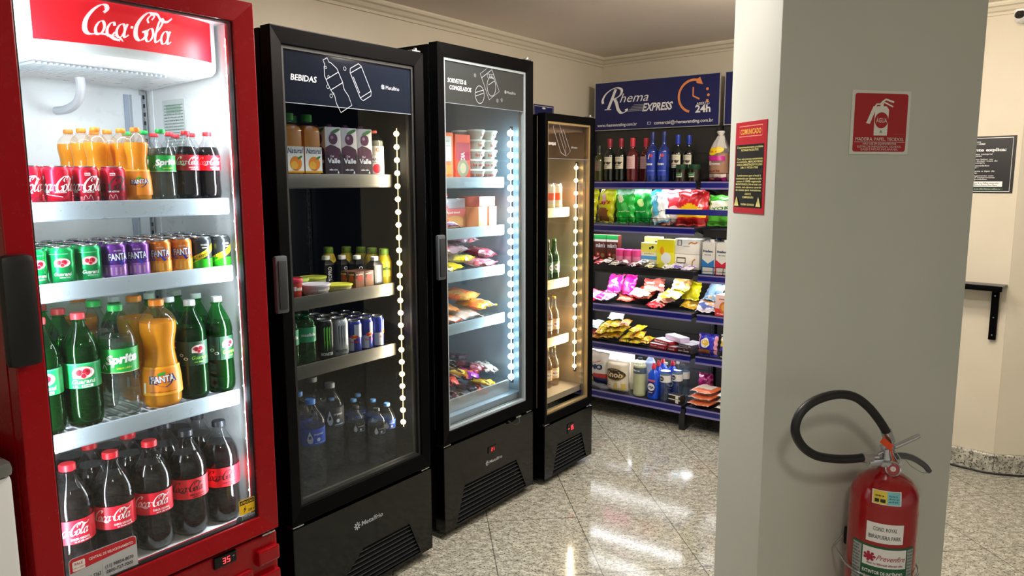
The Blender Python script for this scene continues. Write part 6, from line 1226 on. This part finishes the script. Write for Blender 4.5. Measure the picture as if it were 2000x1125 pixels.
b = MB(); GR = mat('1a5a38', .5); S = srf_cyl(r + .0006, .028, a0); b.rect(S, -.086, .06, .086, .430, GR, .0002, 24, 1); b.rect(S, -.084, .06, -.056, .424, mat('9aa09c', .6), None, 5, 1); b.rect(S, .062, .06, .084, .424, mat('9aa09c', .6), None, 4, 1); b.rect(S, -.052, .372, .058, .424, mat('e4e4e0', .5), None, 14, 1)
for k in range(40):
    b.scribble(S, -.083, -.058, .415 - k * .009, .0042, mat('50585a', .6), k); b.scribble(S, .064, .083, .415 - k * .009, .0042, mat('50585a', .6), k + 50)
for k in range(7): a = k * pi / 3.5; b.ell(S, -.034 + .012 * cos(a), .398 + .010 * sin(a), .004, .004, mat('a01838', .5))
b.ell(S, -.034, .397, .009, .008, mat('a01838', .5)); b.text(S, 'Prevenfire', .018, .392, .021, mat('a01838', .5), shear=.35, width=.070); b.scribble(S, -.04, .05, .378, .005, mat('a07080', .5), 2)
b.text(S, 'EXTINTOR DE INCÊNDIO', 0, .352, .013, W_, bold=.02, width=.100); b.text(S, 'ÁGUA PRESSURIZADA', 0, .335, .013, W_, bold=.02, width=.092); b.rect(S, -.050, .328, .055, .330, mat('c04040', .5), None, 12, 1); b.text(S, 'MODO DE USAR', 0, .306, .014, W_, bold=.04, width=.102)
for k in range(5):
    y0 = .272 - k * .034; b.rect(S, -.050, y0, -.020, y0 + .029, mat('e4e4dc', .5), None, 4, 1); b.rect(S, -.038, y0 + .005, -.031, y0 + .022, mat('b01020', .5)); b.ribbon(S, [(-.035, y0 + .02), (-.028, y0 + .024), (-.026, y0 + .012)], .0015, mat('b01020', .5), smooth=False)
    for j in range(3): b.scribble(S, -.012, .052, y0 + .020 - j * .008, .0045, mat('d8e8dc', .5), k * 3 + j)
b.obj('main_label', ex)
DOME = [(r * .99, .546), (r * .995, .560), (r * .975, .580), (r * .90, .600), (r * .75, .617), (r * .52, .630), (r * .32, .637)]
def Sd(x, y, e):
    s_ = y + .012
    for p, q in zip(DOME[1:], DOME[2:]):
        L_ = sqrt((q[0] - p[0]) ** 2 + (q[1] - p[1]) ** 2)
        if s_ <= L_ or q is DOME[-1]:
            t_ = s_ / L_; rr = p[0] + (q[0] - p[0]) * t_; zz = p[1] + (q[1] - p[1]) * t_; nr, nz = (q[1] - p[1]) / L_, -(q[0] - p[0]) / L_
            return ((rr + e * nr) * sin(x / rr + a0), -(rr + e * nr) * cos(x / rr + a0), zz + e * nz)
        s_ -= L_
b = MB(); b.rect(Sd, -.036, .002, .034, .038, mat('e8e8e4', .5), .0015, 10, 6); b.rect(Sd, -.033, .004, .0, .036, mat('e0c838', .5), .0022, 5, 6); b.rect(Sd, .0, .004, .031, .036, mat('78c0c8', .5), .0022, 5, 6); b.scribble(Sd, -.028, -.006, .022, .005, K_, 1, e=.003); b.rect(Sd, -.029, .008, -.019, .016, K_, .003, 2, 1); b.rect(Sd, -.016, .008, -.004, .016, K_, .003, 2, 1)
for k in range(3): b.scribble(Sd, .004, .028, .010 + .007 * k, .0035, mat('307078', .5), k, e=.003)
b.obj('inspection_sticker', ex)
# valve; helper in extinguisher space (u, out, z measured on the pillar)
def X(u, out, z_): return (u - .287, -(out - .125), z_ - zo)
b = MB(); b.lathe([(.024, .652), (.026, .656), (.026, .668), (.018, .672), (.017, .700), (.020, .704), (.014, .712)], SILVER, 24); b.bbox(-.060, .0, -.010, .010, .655, .675, SILVER, .004); vh = b.obj('valve', ex)
b = MB(); b.T = Matrix.Translation(X(.285, .152, .735)) @ Vector((-.62, -.74, .25)).to_track_quat('Z', 'Y').to_matrix().to_4x4(); b.lathe([(.0185, -.012), (.0195, -.002), (.0195, .004), (.016, .006)], SILVER, 26, caps=False); b.lathe([(.0185, -.012), (.001, -.013)], SILVER, 20, caps=False); b.lathe([(.0155, .0045), (.001, .0046)], mat('a03038', .3), 24, caps=False); b.lathe([(.007, .0052), (.001, .0053)], mat('d8d0c8', .3), 20, caps=False); b.T = None; b.obj('pressure_gauge', vh)
b = MB(); b.tube([X(.238, .125, .758), X(.262, .125, .772), X(.320, .128, .790), X(.372, .130, .808), X(.380, .130, .812)], [.005, .006, .0065, .0075, .006], SILVER, 12); b.obj('squeeze_lever', vh)
b = MB(); GH = mat('6a6e72', .35, metal=.8); P = cr_spline([X(.290, .13, .752), X(.320, .13, .760), X(.360, .132, .752), X(.400, .134, .728), X(.418, .135, .708)], 5); b.tube(P, [.010 * (1 - .3 * i / len(P)) for i in range(len(P))], GH, 10); b.obj('carry_handle', vh)
b = MB(); pts = [X(u, o, q) for u, o, q in ((.212, .127, .764), (.165, .130, .766), (.11, .138, .775), (.045, .150, .795), (-.004, .160, .830), (-.028, .165, .873), (-.018, .166, .915), (.024, .163, .944), (.09, .158, .955), (.15, .152, .943), (.20, .146, .910), (.245, .139, .865), (.277, .133, .825))]
b.tube(cr_spline(pts, 6), .0115, mat('121416', .45), 16); b.obj('hose', ex, ang=60)
b = MB(); b.tube([X(.236, .126, .763), X(.205, .127, .764)], .0140, SILVER, 8, caps=True); b.tube([X(.255, .126, .762), X(.236, .126, .763)], .009, SILVER, 12); b.obj('hose_coupling', ex); b = MB(); b.tube([X(.270, .134, .836), X(.287, .131, .804)], .0145, SILVER, 8); b.tube([X(.287, .131, .804), X(.292, .130, .785)], .010, SILVER, 12); b.obj('hose_coupling', ex)
b = MB(); b.T = Matrix.Translation(X(.262, .150, .805)) @ Matrix.Rotation(R(38), 4, 'Y'); b.box(-.022, .020, -.001, .001, -.008, .008, mat('e04818', .5)); b.T = None; b.tube([X(.275, .150, .79), X(.282, .152, .765), X(.292, .15, .75)], .0022, mat('e04818', .5), 6); b.obj('safety_tag', ex)
b = MB(); b.tube(cr_spline([X(.276, .148, .79), X(.288, .156, .765), X(.300, .155, .748), X(.318, .152, .758), X(.345, .150, .735), X(.385, .145, .712), X(.41, .14, .708)], 5), .0010, SILVER, 6); b.tube(cr_spline([X(.288, .15, .785), X(.300, .16, .762), X(.294, .158, .744), (X(.282, .155, .752))], 5), .0012, SILVER, 6); b.obj('seal_wire', ex)
br = empty('extinguisher_bracket', 'thin steel ring bracket hugging the lower extinguisher', 'bracket', FM('pillar', .287, -.125, .46)); b = MB(); b.tube([(cos(R(a)) * .0945, sin(R(a)) * .0945, .0) for a in range(-200, 21, 10)], .0028, SILVER, 8); b.tube([(cos(R(-200)) * .0945, sin(R(-200)) * .0945, 0), (-.075, .095, .015), (-.03, .116, .03)], .0028, SILVER, 8); b.tube([(cos(R(20)) * .0945, sin(R(20)) * .0945, 0), (.075, .095, .015), (.03, .116, .03)], .0028, SILVER, 8); b.bbox(-.02, .055, .110, .1245, .0, .05, BLK_M, .002); b.obj('ring', br)
br.location.z = .455
# sign AGUA
sg = empty('extinguisher_sign', 'square red and white sign with an extinguisher pictogram on the pillar', 'sign', FM('pillar', .2985, -.0005, 1.565)); b = MB(); b.box(-.092, .092, -.0025, 0, 0, .168, mat('dcdcd2', .4)); S0 = flatS(-.0025); TR_ = R(-1.2); SR = mat('a80a12', .4)
b.rrect(S0, -.083, .007, .083, .160, .007, SR); WH = mat('e4e4da', .5)
b.poly(S0, [(-.020, .050), (.022, .050), (.024, .118), (.016, .127), (-.012, .127), (-.020, .118)], WH); b.rect(S0, -.004, .127, .006, .137, WH); b.ribbon(S0, [(.0, .137), (.012, .145), (.038, .138)], .005, WH, smooth=False); b.ribbon(S0, [(.006, .138), (.036, .126)], .004, WH, smooth=False); b.ribbon(S0, [(.0, .132), (-.016, .132), (-.022, .124)], .004, WH, smooth=False); b.poly(S0, [(-.026, .126), (-.014, .128), (-.034, .080), (-.046, .082)], WH)
b.ell(S0, .002, .090, .021, .021, SR, None, 28); b.text(S0, 'ÁGUA', .002, .084, .017, WH, width=.034); b.text(S0, 'A', .002, .056, .012, mat('208040', .5), width=.008); b.text(S0, 'MADEIRA, PAPEL, TECIDOS.', 0, .036, .0125, WH, width=.152); b.rect(S0, -.080, .032, .080, .033, WH)
b.text(S0, 'NÃO USE EM EQUIPAMENTOS', 0, .0255, .0075, WH, width=.105); b.text(S0, 'ELÉTRICOS ENERGIZADOS, LÍQUIDOS,', 0, .018, .0075, WH, width=.138); b.text(S0, 'GASES E METAIS INFLAMÁVEIS.', 0, .0105, .0075, WH, width=.118); b.text(S0, 'extintores', .060, .052, .006, mat('d06060', .5), width=.034)
b.obj('sign_plate', sg, smooth=False)
# COMUNICADO notice on the narrow face: that face looks along -x of the pillar frame
FR['side'] = (FR['pillar'][0] - .011 * cos(R(14)), FR['pillar'][1] - .011 * sin(R(14)), 14.0 - 90)
cm = empty('notice', 'red and black COMUNICADO notice with small yellow print on the narrow pillar face', 'notice', FM('side', -.122, -.0005, 1.405)); b = MB(); b.box(-.078, .078, -.0015, 0, 0, .252, mat('b81828', .35)); S0 = flatS(-.0015); YL = mat('e8e088', .5)
b.rect(S0, -.073, .016, .068, .190, mat('101410', .3)); b.ribbon(S0, [(-.058, .212), (.058, .212), (.058, .240), (-.058, .240)], .0028, mat('e88878', .5), None, closed=True, smooth=False); b.text(S0, 'COMUNICADO', 0, .218, .020, mat('f0b048', .5), bold=.03, width=.104)
for k, (y, t) in enumerate(((.180, 'É terminantemente proibido'), (.172, 'RETIRAR PRODUTOS.'), (.148, 'Caso veja pessoas consumindo'), (.140, 'ou retirando, MERCADORIAS'), (.132, 'AVISE A ADMINISTRAÇÃO OU LIGUE'), (.124, '24h 11 97531-7763'), (.102, 'Lembramos que o local é'), (.094, 'monitorado por câmeras e todo'), (.086, 'acesso é 100% registrado'), (.078, 'MONITORADO, 24h no local e em'), (.070, 'nuvem, com alarme e controle'), (.062, 'de acesso para moradores.'), (.051, 'GRATOS'), (.042, 'COMPREENSÃO'), (.022, 'RHEMA EXPRESS'))): b.text(S0, t, 0, y, .0078, YL, bold=.015, width=min(.13, .0052 * len(t)))
for x in (-.058, .054): b.poly(S0, [(x - .012, .020), (x + .012, .020), (x, .046)], YL); b.rect(S0, x - .001, .028, x + .001, .038, K_); b.rect(S0, x - .001, .024, x + .001, .026, K_)
b.obj('notice_sheet', cm, smooth=False)
# poster on the back wall
po = empty('poster', 'black poster with white print on the wall above the small black ledge', 'poster', FM('back', 2.275, -.0005, 1.427)); b = MB(); b.box(-.27, .27, -.002, 0, 0, .281, mat('0a0a0a', .35)); S0 = flatS(-.002)
b.ribbon(S0, [(-.262, .008), (.256, .008), (.256, .272), (-.262, .272)], .003, W_, None, closed=True, smooth=False); S1 = S0
rhema(b, S1, .075, .243, .022); b.text(S1, 'Ficou em dúvida? A gente explica:', .03, .207, .021, W_, bold=.03, width=.40)
for k, (y, t) in enumerate(((.190, 'Faça login no aplicativo para comprar'), (.181, 'escolha seus produtos'), (.165, 'Passe o código de barras no leitor ou'), (.156, 'selecione na tela, você pode incluir mais de'), (.147, 'um produto na mesma compra.'), (.133, 'Se precisar ajuste as quantidades'), (.124, 'clicando em + ou -'), (.106, 'Clique em finalizar e selecione o tipo de'), (.097, 'cartão/pagamento.'), (.083, 'Digite a senha e aguarde o pagamento com'), (.074, 'sucesso. Se precisar imprima o comprovante'), (.065, 'antes de sair com seus produtos.'))): b.text(S1, t, .06, y, .0095, W_, bold=.01, width=.0062 * len(t))
b.rect(S1, -.255, .032, .225, .058, W_); b.scribble(S1, -.1, .21, .047, .006, mat('404040', .5), 2); b.scribble(S1, -.1, .21, .037, .006, mat('404040', .5), 8); b.text(S1, 'Ainda com dúvida? Ligue:', -.03, .016, .012, W_, bold=.02, width=.17); b.rect(S1, .07, .014, .23, .026, mat('203a28', .5)); b.scribble(S1, .08, .22, .017, .006, mat('90a898', .5), 4); b.obj('poster_sheet', po, smooth=False)
# little ledge
ld = empty('wall_ledge', 'small black wall ledge with a steel angle bracket under the poster', 'shelf', FM('back', 2.30, 0, .975)); b = MB(); b.bbox(-.30, .262, -.115, -.001, -.014, 0, mat('55565a', .4), .003); b.bbox(-.30, .262, -.122, -.112, -.026, .001, BLACK, .002); b.obj('ledge_top', ld)
for xx in (.228, -.26):
    b = MB(); b.bbox(xx - .028, xx + .004, -.022, -.001, -.285, -.014, BLACK, .002); b.bbox(xx - .004, xx + .004, -.110, -.001, -.030, -.014, BLACK, .002)
    for q in (-.06, -.17, -.26): b.lathe([(.003, 0), (.001, .001)], SILVER, 8) if 0 else b.ell(flatS(-.022), xx - .012, q, .003, .003, SILVER, .0006, 10)
    b.obj('angle_bracket', ld)
# security camera
sc_ = empty('security_camera', 'small white dome security camera with dark lens high by the corner', 'camera', FM('back', 2.525, -.045, 2.255)); b = MB(); b.lathe([(.032, .034), (.030, .022), (.022, .014), (.020, .008)], WHITE, 24); b.bbox(-.03, .03, .02, .044, .0, .045, WHITE, .004); b.obj('mount', sc_); b = MB(); b.T = Matrix.Rotation(R(70), 4, 'X'); b.lathe([(.001, -.022), (.022, -.018), (.026, -.006), (.026, .018), (.022, .030)], WHITE, 26); b.obj('housing', sc_)
b = MB(); b.T = Matrix.Rotation(R(70), 4, 'X'); b.lathe([(.022, .031), (.018, .037), (.001, .040)], mat('0a0a0c', .1, coat=.8), 24, caps=False); b.obj('lens', sc_)
# floor cable
b = MB(); b.tube([tuple(p) for p in cr_spline([W('back', 1.9, -.06, .006), W('back', 2.3, -.045, .006), W('back', 2.45, -.055, .006), W('right', .03, -.055, .006), W('right', .5, -.05, .006), W('right', 1.4, -.05, .006)], 6)], .005, mat('15161a', .5), 8); tag(b.obj('power_cable', ang=60), 'thin black cable lying along the granite skirting', 'cable')
